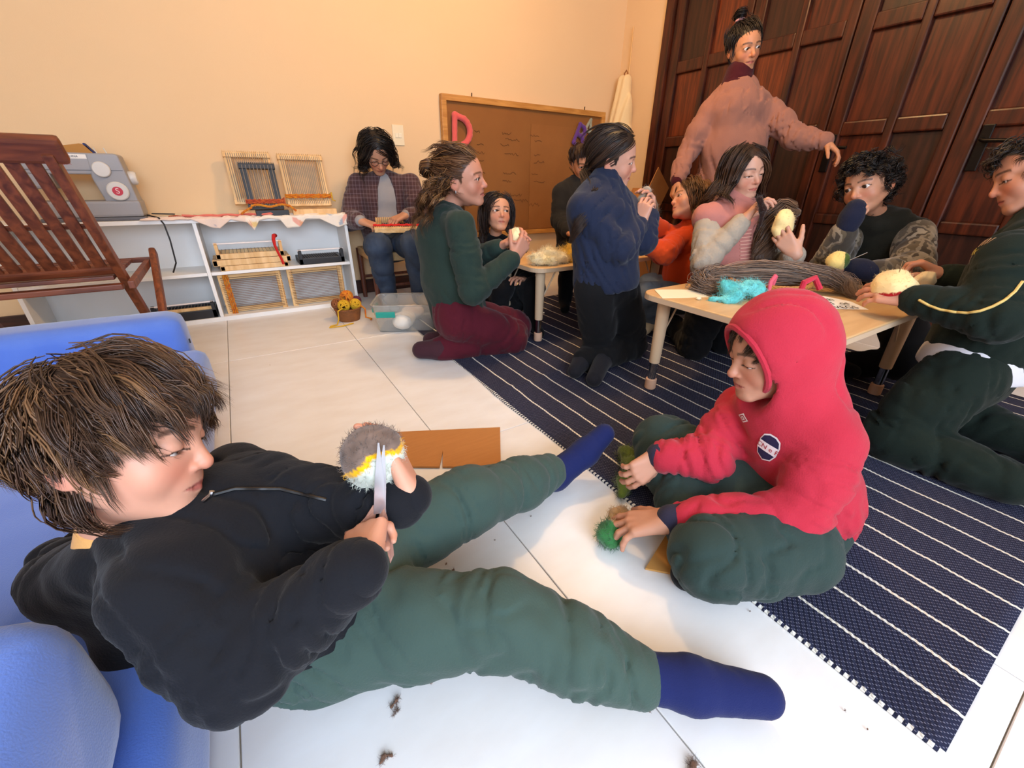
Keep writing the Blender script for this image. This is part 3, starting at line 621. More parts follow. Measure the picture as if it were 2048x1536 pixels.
# two upright looms in the lower compartment, turned so that their threads run level
lo_ = loom('weaving_loom', .235, .33, .03, m_pine, 20, 'pine loom with yellow woven edge upright in the lower compartment, left one', 'looms in the lower compartment', warp=m_warpk, woven=(m_yo, m_yy, .03, .05)); lo_.matrix_world = frame4((-.165, 3.06, .147), (0, 0.1, -1), (0, 1, .1)) @ Matrix.Identity(4)
lo2 = loom('weaving_loom', .235, .33, .03, m_pine, 20, 'plain pine loom upright in the lower compartment, right one', 'looms in the lower compartment', warp=m_warpk); lo2.matrix_world = frame4((.205, 3.06, .147), (0, .1, -1), (0, 1, .1))
flat_loom(-.52, -.215, .027, .2, m_black, 'black loom with a pine bar in the lower left compartment', up=.05, hgt=.05)['group'] = 'black looms'
o = MB().box((-.56, 3.02, .0765), (-.22, 3.04, .094), .002).build('pine_strip', m_pine); tag(o, 'pine strip lying on the black loom in the lower left compartment', 'strip')
# ---- felted runner lying over the shelf front edge
nx, ns = 120, 22; xs = np.linspace(-.42, .615, nx); V = []; C = []
hang = np.interp(xs, [-.42, -.2, -.12, -.08, -.02, .06, .085, .12, .17, .23, .26, .33, .37, .45, .5, .55, .615], [.0, .004, .05, .055, .012, .03, .075, .02, .012, .02, .07, .065, .02, .022, .05, .075, .06])
for i, x in enumerate(xs):
    flat = .10+.05*math.sin(x*9)+.02*math.sin(x*31); L = flat+hang[i]
    for j in range(ns):
        s_ = L*j/(ns-1); 
        if s_ < flat: y = 2.985+flat-s_; z = SH+.003+.007*(1+math.sin(x*43+s_*50))*.6+.004*math.sin(x*97+j)
        else: y = 2.985-.008-.006*math.sin(x*60); z = SH+.006-(s_-flat)
        V.append((x, y, z)); n1 = math.sin(x*37+s_*60)+math.sin(x*15-s_*41+2); c = A(*lin((236, 224, 208)))
        if n1 > 1.1 and x > -.1: c = A(*lin([(214, 120, 40), (224, 180, 60), (120, 150, 180), (226, 130, 110)][int((x+1)*12) % 4]))*.7+c*.3
        if x < .05: c = c*.75+A(*lin((220, 140, 110)))*.25
        C.append(c)
ii = (np.arange(nx-1)[:, None]*ns+np.arange(ns-1)[None]).ravel(); o = link('felt_runner', np_mesh('felt_runner', V, np.stack([ii, ii+1, ii+ns+1, ii+ns], 1), True, np.array(C)), M('felt_cloth', rough=.95, vcol=True, bump=(180, .4), sheen=.3))
sd_ = o.modifiers.new('s', 'SOLIDIFY'); sd_.thickness = .004; tag(o, 'thin white felted runner with orange and blue patches hanging over the shelf edge', 'cloth')
for k, (m_, x0, x1, yy, z, lb) in enumerate(((m_yr, -.30, .1, 3.045, .012, 'rust red yarn strand lying across the shelf top'), (M('yarn_pink', (214, 112, 96), .9), -.24, .22, 3.02, .016, 'pink yarn strand lying along the shelf front'), (m_yo, .04, .30, 3.01, .055, 'orange yarn looping over the black block'))):
    pts = [(x0+(x1-x0)*i/14, yy+.012*math.sin(i*1.3+k), SH+z+.003*math.sin(i*2.+k)) for i in range(15)]
    if k == 2: pts = [(.04, 3.0, SH+.02), (.06, 2.998, SH+.035), (.1, 3.0, SH+.055)]+[(.1+.2*i/10, 3.004, SH+.062+.006*math.sin(i)) for i in range(11)]+[(.33, 3.0, SH+.03)]
    tag(MB().tube(pts, .0065, 6).build('yarn_strand', m_, None, True), lb, 'yarn')
# ---- basket of yarn on the floor
bk_ = empty('yarn_basket', (.47, 2.66, 0), label='small brown basket of yellow and orange yarn on the floor by the shelf', cat='basket')
m_wick = M('wicker', (132, 78, 34), .7, bump=(120, .7, 2), var=(50, .6, (98, 54, 22)))
B = MB().lathe((0, 0, 0), [(.062, 0), (.07, .03), (.078, .075), (.074, .075), (.06, .02), (.01, .015)], 28)
B.build('bowl', m_wick, bk_, True)
rim_ = MB()
for k in range(3): rim_.tube([((.076+.003*math.sin(12*a+k*2.1))*math.cos(a), (.076+.003*math.sin(12*a+k*2.1))*math.sin(a), .074+.004*math.cos(12*a+k*2.1)) for a in np.linspace(0, 6.283, 60)], .0035, 5, False)
rim_.build('braided_rim', m_wick, bk_, True)
def yarn_ball(c, r, mat, name, label, sd, group='yarn balls'):
    g = random.Random(sd); t = MB()
    for k in range(14):
        ax_ = Vector((g.gauss(0, 1), g.gauss(0, 1), g.gauss(0, 1))).normalized(); u = ax_.orthogonal().normalized(); v = ax_.cross(u); off = g.uniform(-.5, .5)*r; rr = math.sqrt(r*r-off*off)
        t.tube([tuple(Vector(c)+ax_*off+(u*math.cos(a)+v*math.sin(a))*rr) for a in np.linspace(0, 6.283, 20)], r*.15, 5, False)
    tag(t.build(name, mat, None, True), label, 'yarn', group)
yarn_ball((.445, 2.63, .098), .032, m_yy, 'yarn_ball', 'yellow yarn ball at the front of the small basket', 1); yarn_ball((.515, 2.64, .096), .031, m_yy, 'yarn_ball', 'yellow yarn ball at the right of the small basket', 2)
yarn_ball((.48, 2.69, .135), .036, m_yo, 'yarn_ball', 'orange yarn ball on top of the small basket', 3); yarn_ball((.535, 2.69, .105), .026, M('yarn_purple', (92, 38, 60), .9), 'yarn_ball', 'purple yarn ball in the small basket', 4); yarn_ball((.415, 2.68, .10), .03, M('yarn_brown', (134, 78, 40), .9), 'yarn_ball', 'brown yarn ball at the left of the small basket', 5)
tag(MB().tube([(.43, 2.6, .09), (.40, 2.59, .08), (.395, 2.585, .03), (.38, 2.57, .006), (.34, 2.56, .005), (.33, 2.54, .005), (.40, 2.53, .005), (.47, 2.555, .005)], .004, 6).build('yarn_strand', m_yy, None, True), 'loose yellow yarn trailing from the basket onto the tiles', 'yarn')
tag(MB().tube([(.53, 2.62, .1), (.56, 2.6, .07), (.555, 2.59, .02), (.585, 2.575, .01), (.575, 2.555, .01)], .005, 6).build('yarn_strand', m_yo, None, True), 'loose orange yarn hanging at the right of the basket', 'yarn')
# ---- clear plastic box with wool
m_clear = M('clear_plastic', (236, 236, 232), .18, trans=.82, spec=.4); m_clear.node_tree.nodes['Principled BSDF'].inputs['IOR'].default_value = 1.12
px = empty('plastic_box', (.75, 2.36, 0), math.radians(-26), label='clear plastic storage box with a teal clip holding white wool', cat='box')
def tray(w, d, h, tp_, th, n=6):
    b = MB(); o = rrect(w-tp_*2, d-tp_*2, .03, n); o2 = rrect(w, d, .035, n); rm = rrect(w+.016, d+.016, .04, n); i2 = rrect(w-th*2, d-th*2, .033, n); i1 = rrect(w-tp_*2-th*2, d-tp_*2-th*2, .028, n); rings = []
    for r, z in ((o, 0), (o2, h), (rm, h), (rm, h+.008), (i2, h+.008), (i1, th)): rings.append([b.b.verts.new((p[0], p[1], z)) for p in r])
    k = len(o)
    for a_, c_ in zip(rings, rings[1:]):
        for q in range(k): b.b.faces.new((a_[q], a_[(q+1) % k], c_[(q+1) % k], c_[q]))
    b.b.faces.new(rings[0][::-1]); b.b.faces.new(rings[-1]); return b
tray(.36, .27, .155, .022, .003).build('tray', m_clear, px, True)
MB().box((-.155, -.152, .095), (-.05, -.142, .128), .004).build('clip', M('teal_plastic', (22, 148, 132), .4), px); MB().box((-.192, -.06, .10), (-.18, .06, .13), .004).build('clip', M('teal_plastic'), px)
wool('wool_lump', SDF().ell((.69, 2.28, .062), (.06, .055, .05)).ell((.74, 2.36, .05), (.05, .06, .042), k=.03), .008, (228, 220, 208), fuzz=300, seed=11); tag(bpy.data.objects['wool_lump'], 'white wool lump lying inside the clear plastic box', 'wool')
wool('wool_lump', SDF().ell((.80, 2.42, .06), (.07, .05, .045)), .008, (196, 178, 168), fuzz=200, seed=12, col2=(220, 208, 196)); tag(bpy.data.objects['wool_lump.001'], 'grey pink wool lump at the back of the plastic box', 'wool')
# ---- cardboard and paper
m_card = M('cardboard', (178, 118, 60), .8, bump=(30, .1), var=(12, .4, (164, 104, 50)), mapscale=(1, 8, 1))
cb = empty('cardboard_sheet', (0, 0, 0), label='brown corrugated cardboard rectangle with a slit lying on the tiles', cat='cardboard')
Q = [A(.268, 1.262), A(.635, 1.083), A(.522, .886), A(.245, 1.056)]
def cardq(pts, z0, z1, nm, par): 
    b = MB(); lo = [b.b.verts.new((*p, z0)) for p in pts]; hi = [b.b.verts.new((*p, z1)) for p in pts]; b.b.faces.new(lo[::-1]); b.b.faces.new(hi)
    for k in range(len(pts)): b.b.faces.new((lo[k], lo[(k+1) % len(pts)], hi[(k+1) % len(pts)], hi[k]))
    return b.build(nm, m_card, par)
s0, s1 = A(.366, .982), A(.404, 1.056); e = A(.004, -.002)
cardq([Q[0], Q[1], Q[2], s0+e, s1, s0-e, Q[3]], .002, .008, 'sheet', cb)
bxo = empty('cardboard_box', (2.78, 2.62, 0), .3, label='open cardboard box with raised flap in the corner by the doors', cat='box')
for lo, hi in (((-.2, -.16, 0), (.2, -.155, .6)), ((-.2, .155, 0), (.2, .16, .6)), ((-.2, -.155, 0), (-.195, .155, .6)), ((.195, -.155, 0), (.2, .155, .6)), ((-.2, -.16, 0), (.2, .16, .005))): MB().box(lo, hi).build('panel', m_card, bxo)
MB().bar((-.0, -.158, .6), (.12, -.19, .82), .3, .005, (0, 1, 0)).build('flap', m_card, bxo); MB().bar((.2, 0, .6), (.3, 0, .74), .005, .3, (0, 1, 0)).build('flap', m_card, bxo)
# ================================================================ people: heads, hands, hair, clothes
from mathutils.bvhtree import BVHTree
def look(c, r, u, a):
    """direction at point c: r to the right, u up and a away as the viewer sees it"""
    v = nrm(c-CAM); rr = nrm(np.cross(v, A(0, 0, 1))); uu = np.cross(rr, v); return nrm(rr*r+uu*u+v*a)
class Head:
    def __init__(s, c, fwd, up, hh): 
        s.c = np.asarray(c, float); s.F = nrm(fwd); s.U = nrm(np.asarray(up, float)-s.F*(np.asarray(up, float)@s.F)); s.R = np.cross(s.F, s.U); s.hh = hh; s.B = np.stack([s.R, s.F, s.U])
    def w(s, P): return s.c+(np.asarray(P, float)*s.hh)@s.B
    def l(s, P): return ((np.asarray(P, float)-s.c)@s.B.T)/s.hh
    def ld(s, d): return np.asarray(d, float)@s.B.T
EC, ER = A(0, -.03, .12), A(.335, .43, .38)
def hairline(P, fr=0):
    return np.interp(P[:, 1], [-.5, -.2, -.1, -.05, .03, .08, .12, .2, .3, .4], [-.34, -.3, -.16, .02, .02, -.1, .1, .2+fr*.5, .29+fr, .33+fr])
def head_mesh(H, neck, skin, hairc, vox=.0125, neck_r=.165, kid=True, eyes='open', fr=0, jaw=1, cheek=1, nose=1, mouth_open=0, scalp=True, lips=(168, 84, 76)):
    S = SDF(); k = 1
    S.ell(EC, ER, k=.02)
    S.ell((0, .095, -.13), (.27*jaw, .31, .375), k=.12)
    for s in (-1, 1):
        S.cone((s*.235*jaw, -.02, -.19), (s*.07, .29, -.415), .085, .075, k=.07)
        S.ell((s*.15, .235, -.155), A(.115, .1, .115)*cheek, k=.08)
        S.cone((s*.05, .36, .075), (s*.2, .285, .075), .04, .035, k=.05)
    S.ell((0, .315, -.425), (.085, .075, .07), k=.06)
    S.ell((0, .325, -.27), (.125, .085, .11), k=.06)
    for s in (-1, 1): S.ell((s*.145, .425, -.005), (.09, .075, .052), k=.05, op=1)
    for s in (-1, 1): S.ell((s*.143, .306, -.008), .081, k=.02)
    S.cone((0, .355, .035), (0, .44*nose**.2, -.135), .034, .046, k=.03); S.ell((0, .448*nose**.25, -.15), .047*nose, k=.02)
    for s in (-1, 1):
        S.ell((s*.05, .395, -.165), (.033, .042, .03), k=.018); S.ell((s*.025, .43, -.2), .013, k=.01, op=1)
        S.cone((s*.085, .347, -.285), (s*.02, .395, -.268), .014, .021, k=.016); S.cone((s*.075, .35, -.30), (0, .388, -.315), .016, .028, k=.016)
        S.cone((s*.1, .365, -.289), (0, .43, -.289+.004), .007+mouth_open*.012, .008+mouth_open*.03, k=.006, op=1)
        ez, er = (-.012, .021) if eyes == 'open' else (-.045, .011)
        S.ell((s*.143, .385, ez), (.063, .07, er), k=.006, op=1)
        a = .28; Re = [[math.cos(a), s*math.sin(a), 0], [-s*math.sin(a), math.cos(a), 0], [0, 0, 1]]
        S.ell((s*.335, -.045, -.055), (.032, .085, .13), R=Re, k=.02); S.ell((s*.372, -.02, -.045), (.02, .05, .08), R=Re, k=.012, op=1)
    nl = H.l(neck); S.cone((0, -.09, -.28), nl, neck_r, neck_r*1.05, k=.07); S.cone(nl, nl+nrm(nl)*.15, neck_r*1.1, neck_r*1.25, k=.05)
    V, F = S.mesh(vox); sk = A(*lin(skin)); C = np.tile(sk, (len(V), 1)); x, y, z = np.abs(V[:, 0]), V[:, 1], V[:, 2]
    def blend(m, c, a=1):
        m = np.clip(m, 0, 1)[:, None]*a; C[:] = C*(1-m)+A(*lin(c))*m
    red = A(skin[0]*1.0, skin[1]*.78, skin[2]*.74)
    blend(np.exp(-(((x-.16)/.1)**2+((z+.16)/.1)**2))*(y > .1), red, .55); blend(np.exp(-((x/.06)**2+((z+.16)/.06)**2))*(y > .35), red, .5); blend(np.clip((x-.33)/.03, 0, 1)*(np.abs(z+.05) < .16)*(y < .1), red, .5)
    zl = -.292+.0*x; lw = np.interp(x, [0, .03, .06, .1, .12], [.034, .036, .028, .012, 0]); blend(np.clip((lw-np.abs(z-zl))/.012, 0, 1)*(y > .3), lips, .85)
    blend(np.clip((.006-np.abs(z+.288))/.006, 0, 1)*(x < .1)*(y > .3), (70, 26, 22), .7)
    bz = .075+.022*np.clip(1-((x-.14)/.11)**2, -1, 1); blend(np.clip((.022-np.abs(z-bz))/.012, 0, 1)*(x > .045)*(x < .235)*(y > .2), hairc, .8)
    q = ((x-.143)/.063)**2+((z-ez)/(er+.004))**2; blend(((q > .5) & (q < 1.75) & (z > ez-.004)).astype(float)*(y > .3), (30, 18, 14), .85 if eyes == 'open' else .9)
    if scalp:
        hl = hairline(V, fr); blend(np.clip((z-hl)/.03, 0, 1)*(x < .36)*(((V-EC)/ER)**2).sum(1).__lt__(1.12), hairc, 1)
    return H.w(V), F, C
def eyeball(H, s, gaze, iris, parent):
    n, m = 20, 14; th, ph = np.meshgrid(np.linspace(0, 2*np.pi, n, endpoint=False), np.linspace(0, np.pi, m), indexing='ij')
    D = np.stack([np.sin(ph)*np.cos(th), np.cos(ph), np.sin(ph)*np.sin(th)], -1).reshape(-1, 3); g = nrm(gaze)
    u = nrm(np.cross(g, A(0, 0, 1))); B = np.stack([u, g, np.cross(u, g)]); Dl = D@B; ca = D[:, 1]
    V = A(s*.143, .306, -.008)+Dl*.0765; C = np.tile(A(*lin((222, 212, 204))), (len(V), 1)); C[ca > .86] = A(*lin(iris)); C[ca > .972] = (.003, .003, .003)
    i = (np.arange(n)[:, None]*m+np.arange(m-1)[None]); i2 = ((np.arange(n)[:, None]+1) % n*m+np.arange(m-1)[None])
    F = np.stack([i, i+1, i2+1, i2], -1).reshape(-1, 4); return link('eye', np_mesh('eye', H.w(V), F, True, C), M('eye_white', rough=.12, vcol=True), parent, True)
def add_hand(S, wr, f, n, right, s=1., curl=(.4, .45, .5, .55), spread=.12, th=(.8, .35, .3), bend=0):
    """palm and five jointed fingers added to a field: f finger direction, n where the palm faces"""
    f = nrm(f); n = nrm(np.asarray(n, float)-f*(np.asarray(n, float)@f)); t = np.cross(f, n)*(1 if right else -1); wr = np.asarray(wr, float)
    K = [(.088, .030), (.092, .010), (.087, -.010), (.078, -.028)]; L = [.070, .078, .072, .056]; R = [.0088, .009, .0086, .0076]
    S.cone(wr-f*.008*s, wr+f*.012*s, .0225*s, .022*s, e=1.25, ax=t, k=.012*s)
    kn = []
    for i, (a, b) in enumerate(K):
        p = wr+(f*a+t*b-n*.002)*s; kn.append(p); S.cone(wr+(f*.012+t*b*.55)*s, p, .0165*s, .0115*s, k=.012*s)
    for i in range(4):
        p = kn[i]; a = curl[i]*.9; tt = t*math.tan(spread*(1.5-i))
        for j, (fr, r0, r1) in enumerate(((.45, 1.06, .98), (.30, .98, .9), (.25, .9, .74))):
            d = nrm(f*math.cos(a)+n*math.sin(a)+tt*max(0, math.cos(a))); q = p+d*L[i]*fr*s; S.cone(p, q, R[i]*r0*s, R[i]*r1*s, k=.003*s); p = q; a += curl[i]*(1.15 if j == 0 else .75)
    b0 = wr+(f*.018+t*.022+n*.006)*s; d0 = nrm(f*.75+t*th[0]+n*th[1]); b1 = b0+d0*.040*s; S.cone(b0, b1, .0155*s, .0115*s, k=.01*s)
    d1 = nrm(d0*(1-th[2])+f*th[2]+n*th[2]*.7); b2 = b1+d1*.030*s; S.cone(b1, b2, .0108*s, .0098*s, k=.004*s); d2 = nrm(d1+f*th[2]*.6+n*th[2]*.5); S.cone(b2, b2+d2*.024*s, .0098*s, .0078*s, k=.004*s)
def ell_push(P, c, r, t):
    q = (P-c)/r; k = np.linalg.norm(q, axis=1, keepdims=True); return np.where(k < t, c+q/np.maximum(k, 1e-6)*np.broadcast_to(t, k.shape)*r, P)
def hair_mesh(H, n, flow, length, m=11, lift=(.02, .1), grav=.3, jit=.15, curl=(0, 0), r=(.0016, .0008), cols=((60, 36, 22),), seed=1, fr=0, face=True, caps=(), root=None, sides=3, clump=10, cw=.045, tip=.3):
    """combed strands grown from the scalp; flow(P, N) gives the local combing direction"""
    g = np.random.default_rng(seed); n = max(8, n//clump); D = g.normal(size=(n*6, 3)); D /= np.linalg.norm(D, axis=1, keepdims=True); P = EC+D*ER*1.0
    ok = (P[:, 2] > hairline(P, fr)+.015); 
    if root is not None: ok &= root(P)
    P = P[ok][:n]; D = D[ok][:n]; n = len(P); L = length(P) if callable(length) else np.full(n, length); L = L*(.75+.4*g.random(n)); lf = (lift[0]+(lift[1]-lift[0])*g.random(n)**1.3)[:, None]
    G = H.ld(A(0, 0, -1)); out = np.zeros((n, m, 3)); out[:, 0] = P; prev = flow(P, D); jn = g.normal(size=(n, 3))*jit
    for k in range(1, m):
        t = k/(m-1); N = (P-EC)/ER**2; N /= np.linalg.norm(N, axis=1, keepdims=True); d = flow(P, N)*(1-.55*t*(grav > .3))+G*grav*(.25+1.2*t)+prev*.55+jn*(.5+t)+g.normal(size=(n, 3))*jit*.35
        near = (((P-EC)/ER)**2).sum(1, keepdims=True) < 1.5; dn = (d*N).sum(1, keepdims=True); d = np.where(near, d-N*np.minimum(dn, 0), d); d /= np.linalg.norm(d, axis=1, keepdims=True)+1e-9
        P = P+d*(L/(m-1))[:, None]; prev = d; P = ell_push(P, EC, ER, 1+lf*min(1, t*2.5))
        if face: P = ell_push(P, A(0, .07, -.15), A(.30, .33, .40), 1+lf*.5)
        Wp = None
        for a, b, rad in caps:
            if Wp is None: Wp = H.w(P)
            ab = b-a; tt = np.clip(((Wp-a)@ab)/(ab@ab), 0, 1)[:, None]; c = a+tt*ab; v = Wp-c; dd = np.linalg.norm(v, axis=1, keepdims=True); rr_ = rad+lf*H.hh*.3; Wp = np.where(dd < rr_, c+v/np.maximum(dd, 1e-6)*rr_, Wp)
        if Wp is not None: P = H.l(Wp)
        out[:, k] = P
    if curl[0]:
        T = np.gradient(out, axis=1); X = np.cross(T, A(.3, .5, .8)); X /= np.linalg.norm(X, axis=2, keepdims=True)+1e-9; Y = np.cross(T, X); Y /= np.linalg.norm(Y, axis=2, keepdims=True)+1e-9
        s_ = np.linspace(0, 1, m)[None, :, None]*L[:, None, None]*curl[1]+g.integers(0, 9, n)[:, None, None]*.7; am = curl[0]*np.clip(np.linspace(0, 2.5, m), 0, 1)[None, :, None]
        out = out+am*(X*np.cos(s_)+Y*np.sin(s_))
    cs = np.array([lin(c) for c in cols]); ci = g.integers(0, len(cs), n); C = np.repeat(cs[ci]*(.8+.4*g.random((n, 1))), clump, 0); C *= .8+.4*g.random((len(C), 1)); C = C*.75+cs[g.integers(0, len(cs), len(C))]*.25
    off = g.normal(size=(n, clump, 1, 3))*cw; tt = np.linspace(0, 1, m)[None, None, :, None]; out = (out[:, None]+off*(1-(1-tip)*np.minimum(1, tt*1.15))+g.normal(size=(n, clump, m, 3)).cumsum(2)*.0022).reshape(-1, m, 3); n = len(out)
    q_ = (out-EC)/ER; k_ = np.linalg.norm(q_, axis=2, keepdims=True); out = np.where(k_ < 1.012, EC+q_/k_*1.012*ER, out)
    V, F, C = strands(H.w(out.reshape(-1, 3)).reshape(n, m, 3), r[0], r[1], sides, C); return V, F, C
def tail_mesh(pts, rads, n, cols, m=14, r=(.0016, .0007), seed=2, spread=1., curl=(0, 0)):
    """a gathered tail, plait or bun: strands laid round a path"""
    g = np.random.default_rng(seed); pts = np.asarray(pts, float); t = np.linspace(0, len(pts)-1, m); ctr = np.stack([np.interp(t, np.arange(len(pts)), pts[:, i]) for i in range(3)], 1); rd = np.interp(t, np.arange(len(pts)), rads)
    T = np.gradient(ctr, axis=0); T /= np.linalg.norm(T, axis=1, keepdims=True)+1e-9; X = np.cross(T, A(.2, .3, .9)); X /= np.linalg.norm(X, axis=1, keepdims=True)+1e-9; Y = np.cross(T, X)
    a = g.random((n, 1))*6.283+np.linspace(0, curl[1], m)[None]; q = np.sqrt(g.random((n, 1)))*(1+.15*g.normal(size=(n, m)).cumsum(1)*.3)*spread
    P = ctr[None]+rd[None, :, None]*q[..., None]*(X[None]*np.cos(a)[..., None]+Y[None]*np.sin(a)[..., None])
    if curl[0]: P = P+curl[0]*np.sin(np.linspace(0, 9, m)[None, :, None]+g.random((n, 1, 1))*2)*g.normal(size=(n, 1, 3))*.6
    cs = np.array([lin(c) for c in cols]); C = cs[g.integers(0, len(cs), n)]*(.7+.6*g.random((n, 1))); return strands(P, r[0], r[1], 3, C)
m_skin = M('skin', rough=.48, vcol=True, bump=(260, .04, 2), spec=.35)
b_ = m_skin.node_tree.nodes['Principled BSDF']; b_.inputs['Subsurface Weight'].default_value = .12; b_.inputs['Subsurface Radius'].default_value = (.012, .004, .002); b_.inputs['Subsurface Scale'].default_value = 1
m_hair = M('hair', rough=.42, vcol=True, spec=.45)
def fabric(name, col, bump=(380, .35, 3), sheen=.35, var=None, rough=.9): return M(name, col, rough, bump=bump, sheen=sheen*.3, spec=.2, var=var or (5, .35, tuple(int(v*.88) for v in col)))
FIELDS = {}
def cloth_disp(P, amp, freq, seed, grain=None):
    """soft bulges plus patches of sharper creases"""
    g = np.random.default_rng(seed); d = amp*noise3(P, freq, seed)
    if amp > .002:
        R = np.linalg.qr(np.stack([A(0, 0, 1) if grain is None else grain, g.normal(size=3), g.normal(size=3)], 1))[0].T; R = [R[1], R[0], R[2]]; Q = [P[0]*R[i][0]+P[1]*R[i][1]+P[2]*R[i][2] for i in range(3)]; Q = (Q[0]*2.2+.25*noise3(P, 9, seed+1), Q[1]*.55, Q[2]*1.3)
        c1 = np.abs(noise3(Q, freq*1.7, seed+3, 5)); mk = np.clip(.5+.8*noise3(P, freq*.6, seed+7), 0, 1)
        d = d+amp*1.9*np.exp(-(c1/.22)**2)*mk-amp*.5*mk+amp*.25*noise3(P, freq*4, seed+5)
    return d
def garment(name, mat, parent, torso=(), ax=None, e=1.35, limbs=(), vox=.0075, amp=.003, freq=22, seed=1, cuts=(), extra=None, k=.045, colfn=None, fold=.006, nf=3.2, grain=None):
    """one piece of clothing: an elliptical trunk and tapering limbs melted together, with folds at the bends"""
    S = SDF()
    for i in range(len(torso)-1): S.cone(torso[i][0], torso[i+1][0], torso[i][1], torso[i+1][1], k=k, e=e, ax=ax)
    for li, lb in enumerate(limbs):
        for i in range(len(lb)-1):
            fo = (fold*(lb[i][1]+lb[i+1][1])/.12, nf, seed+li*1.7+i, .9 if i < len(lb)-2 else .25, .6) if fold and (i > 0 or len(lb) < 4) else None
            S.cone(lb[i][0], lb[i+1][0], lb[i][1], lb[i+1][1], k=k if (i == 0 and len(lb) > 3) else .018, fold=fo)
    if extra: extra(S)
    for p, n in cuts: S.plane(p, n)
    V, F = S.mesh(vox, (lambda P: cloth_disp(P, amp, freq, seed, grain)) if amp else None)
    o = link(name, np_mesh(name, V, F, True, colfn(V) if colfn else None), mat, parent, True); FIELDS[o.name] = (V, F); return o
def decal(parent, src, px, d_up, shapes, size, name):
    """a flat print or badge laid onto the cloth where the viewer sees px"""
    V, F = FIELDS[src.name]; T = BVHTree.FromPolygons([tuple(v) for v in V.tolist()], F.tolist()); ray = nrm(at(px[0], px[1], 1)-CAM)
    p, n, _, _ = T.ray_cast(Vector(CAM), Vector(ray)); p = np.array(p); n = np.array(n); n = n if n@ray < 0 else -n
    up = nrm(np.asarray(d_up, float)-n*(np.asarray(d_up, float)@n)); rt = np.cross(up, n); root = None
    for si, (polys, mat, off) in enumerate(shapes):
        b = bmesh.new()
        for poly in polys:
            try: b.faces.new([b.verts.new((q[0]*size, q[1]*size, 0)) for q in poly])
            except ValueError: pass
        bmesh.ops.triangulate(b, faces=b.faces); bmesh.ops.subdivide_edges(b, edges=b.edges, cuts=2, use_grid_fill=True); bmesh.ops.triangulate(b, faces=b.faces)
        for v in b.verts:
            w_ = p+rt*v.co.x+up*v.co.y; h, hn, _, _ = T.ray_cast(Vector(w_+n*.04), Vector(-n)); v.co = (h if h is not None else Vector(w_))+Vector(n*off)
        me = bpy.data.meshes.new(name); b.to_mesh(me); b.free(); o = link(name if si == 0 else name+'_print', me, mat, root or parent, True); root = root or o
    return root
def text_polys(s, size=1.):
    cu = bpy.data.curves.new('t', 'FONT'); cu.body = s; cu.size = size; cu.align_x = 'CENTER'; cu.align_y = 'CENTER'; o = bpy.data.objects.new('t', cu); COL.objects.link(o); bpy.context.view_layer.update()
    me = bpy.data.meshes.new_from_object(o.evaluated_get(bpy.context.evaluated_depsgraph_get())); bpy.data.objects.remove(o); r = [[tuple(me.vertices[i].co)[:2] for i in f.vertices] for f in me.polygons]; bpy.data.meshes.remove(me); return r
def stitch(pts, src, r, mat, name, parent, off=.001):
    """a cord or zip run over the cloth along photo positions"""
    V, F = FIELDS[src.name]; T = BVHTree.FromPolygons([tuple(v) for v in V.tolist()], F.tolist()); out = []
    for a, b in zip(pts, pts[1:]):
        for i in range(8):
            q = (a[0]+(b[0]-a[0])*i/8, a[1]+(b[1]-a[1])*i/8); ray = nrm(at(q[0], q[1], 1)-CAM); h, n, _, _ = T.ray_cast(Vector(CAM), Vector(ray))
            if h is not None: out.append(np.array(h)-ray*off)
    return MB().tube(out, r, 6).build(name, mat, parent, True, True) if len(out) > 2 else None
SPOTS = {}
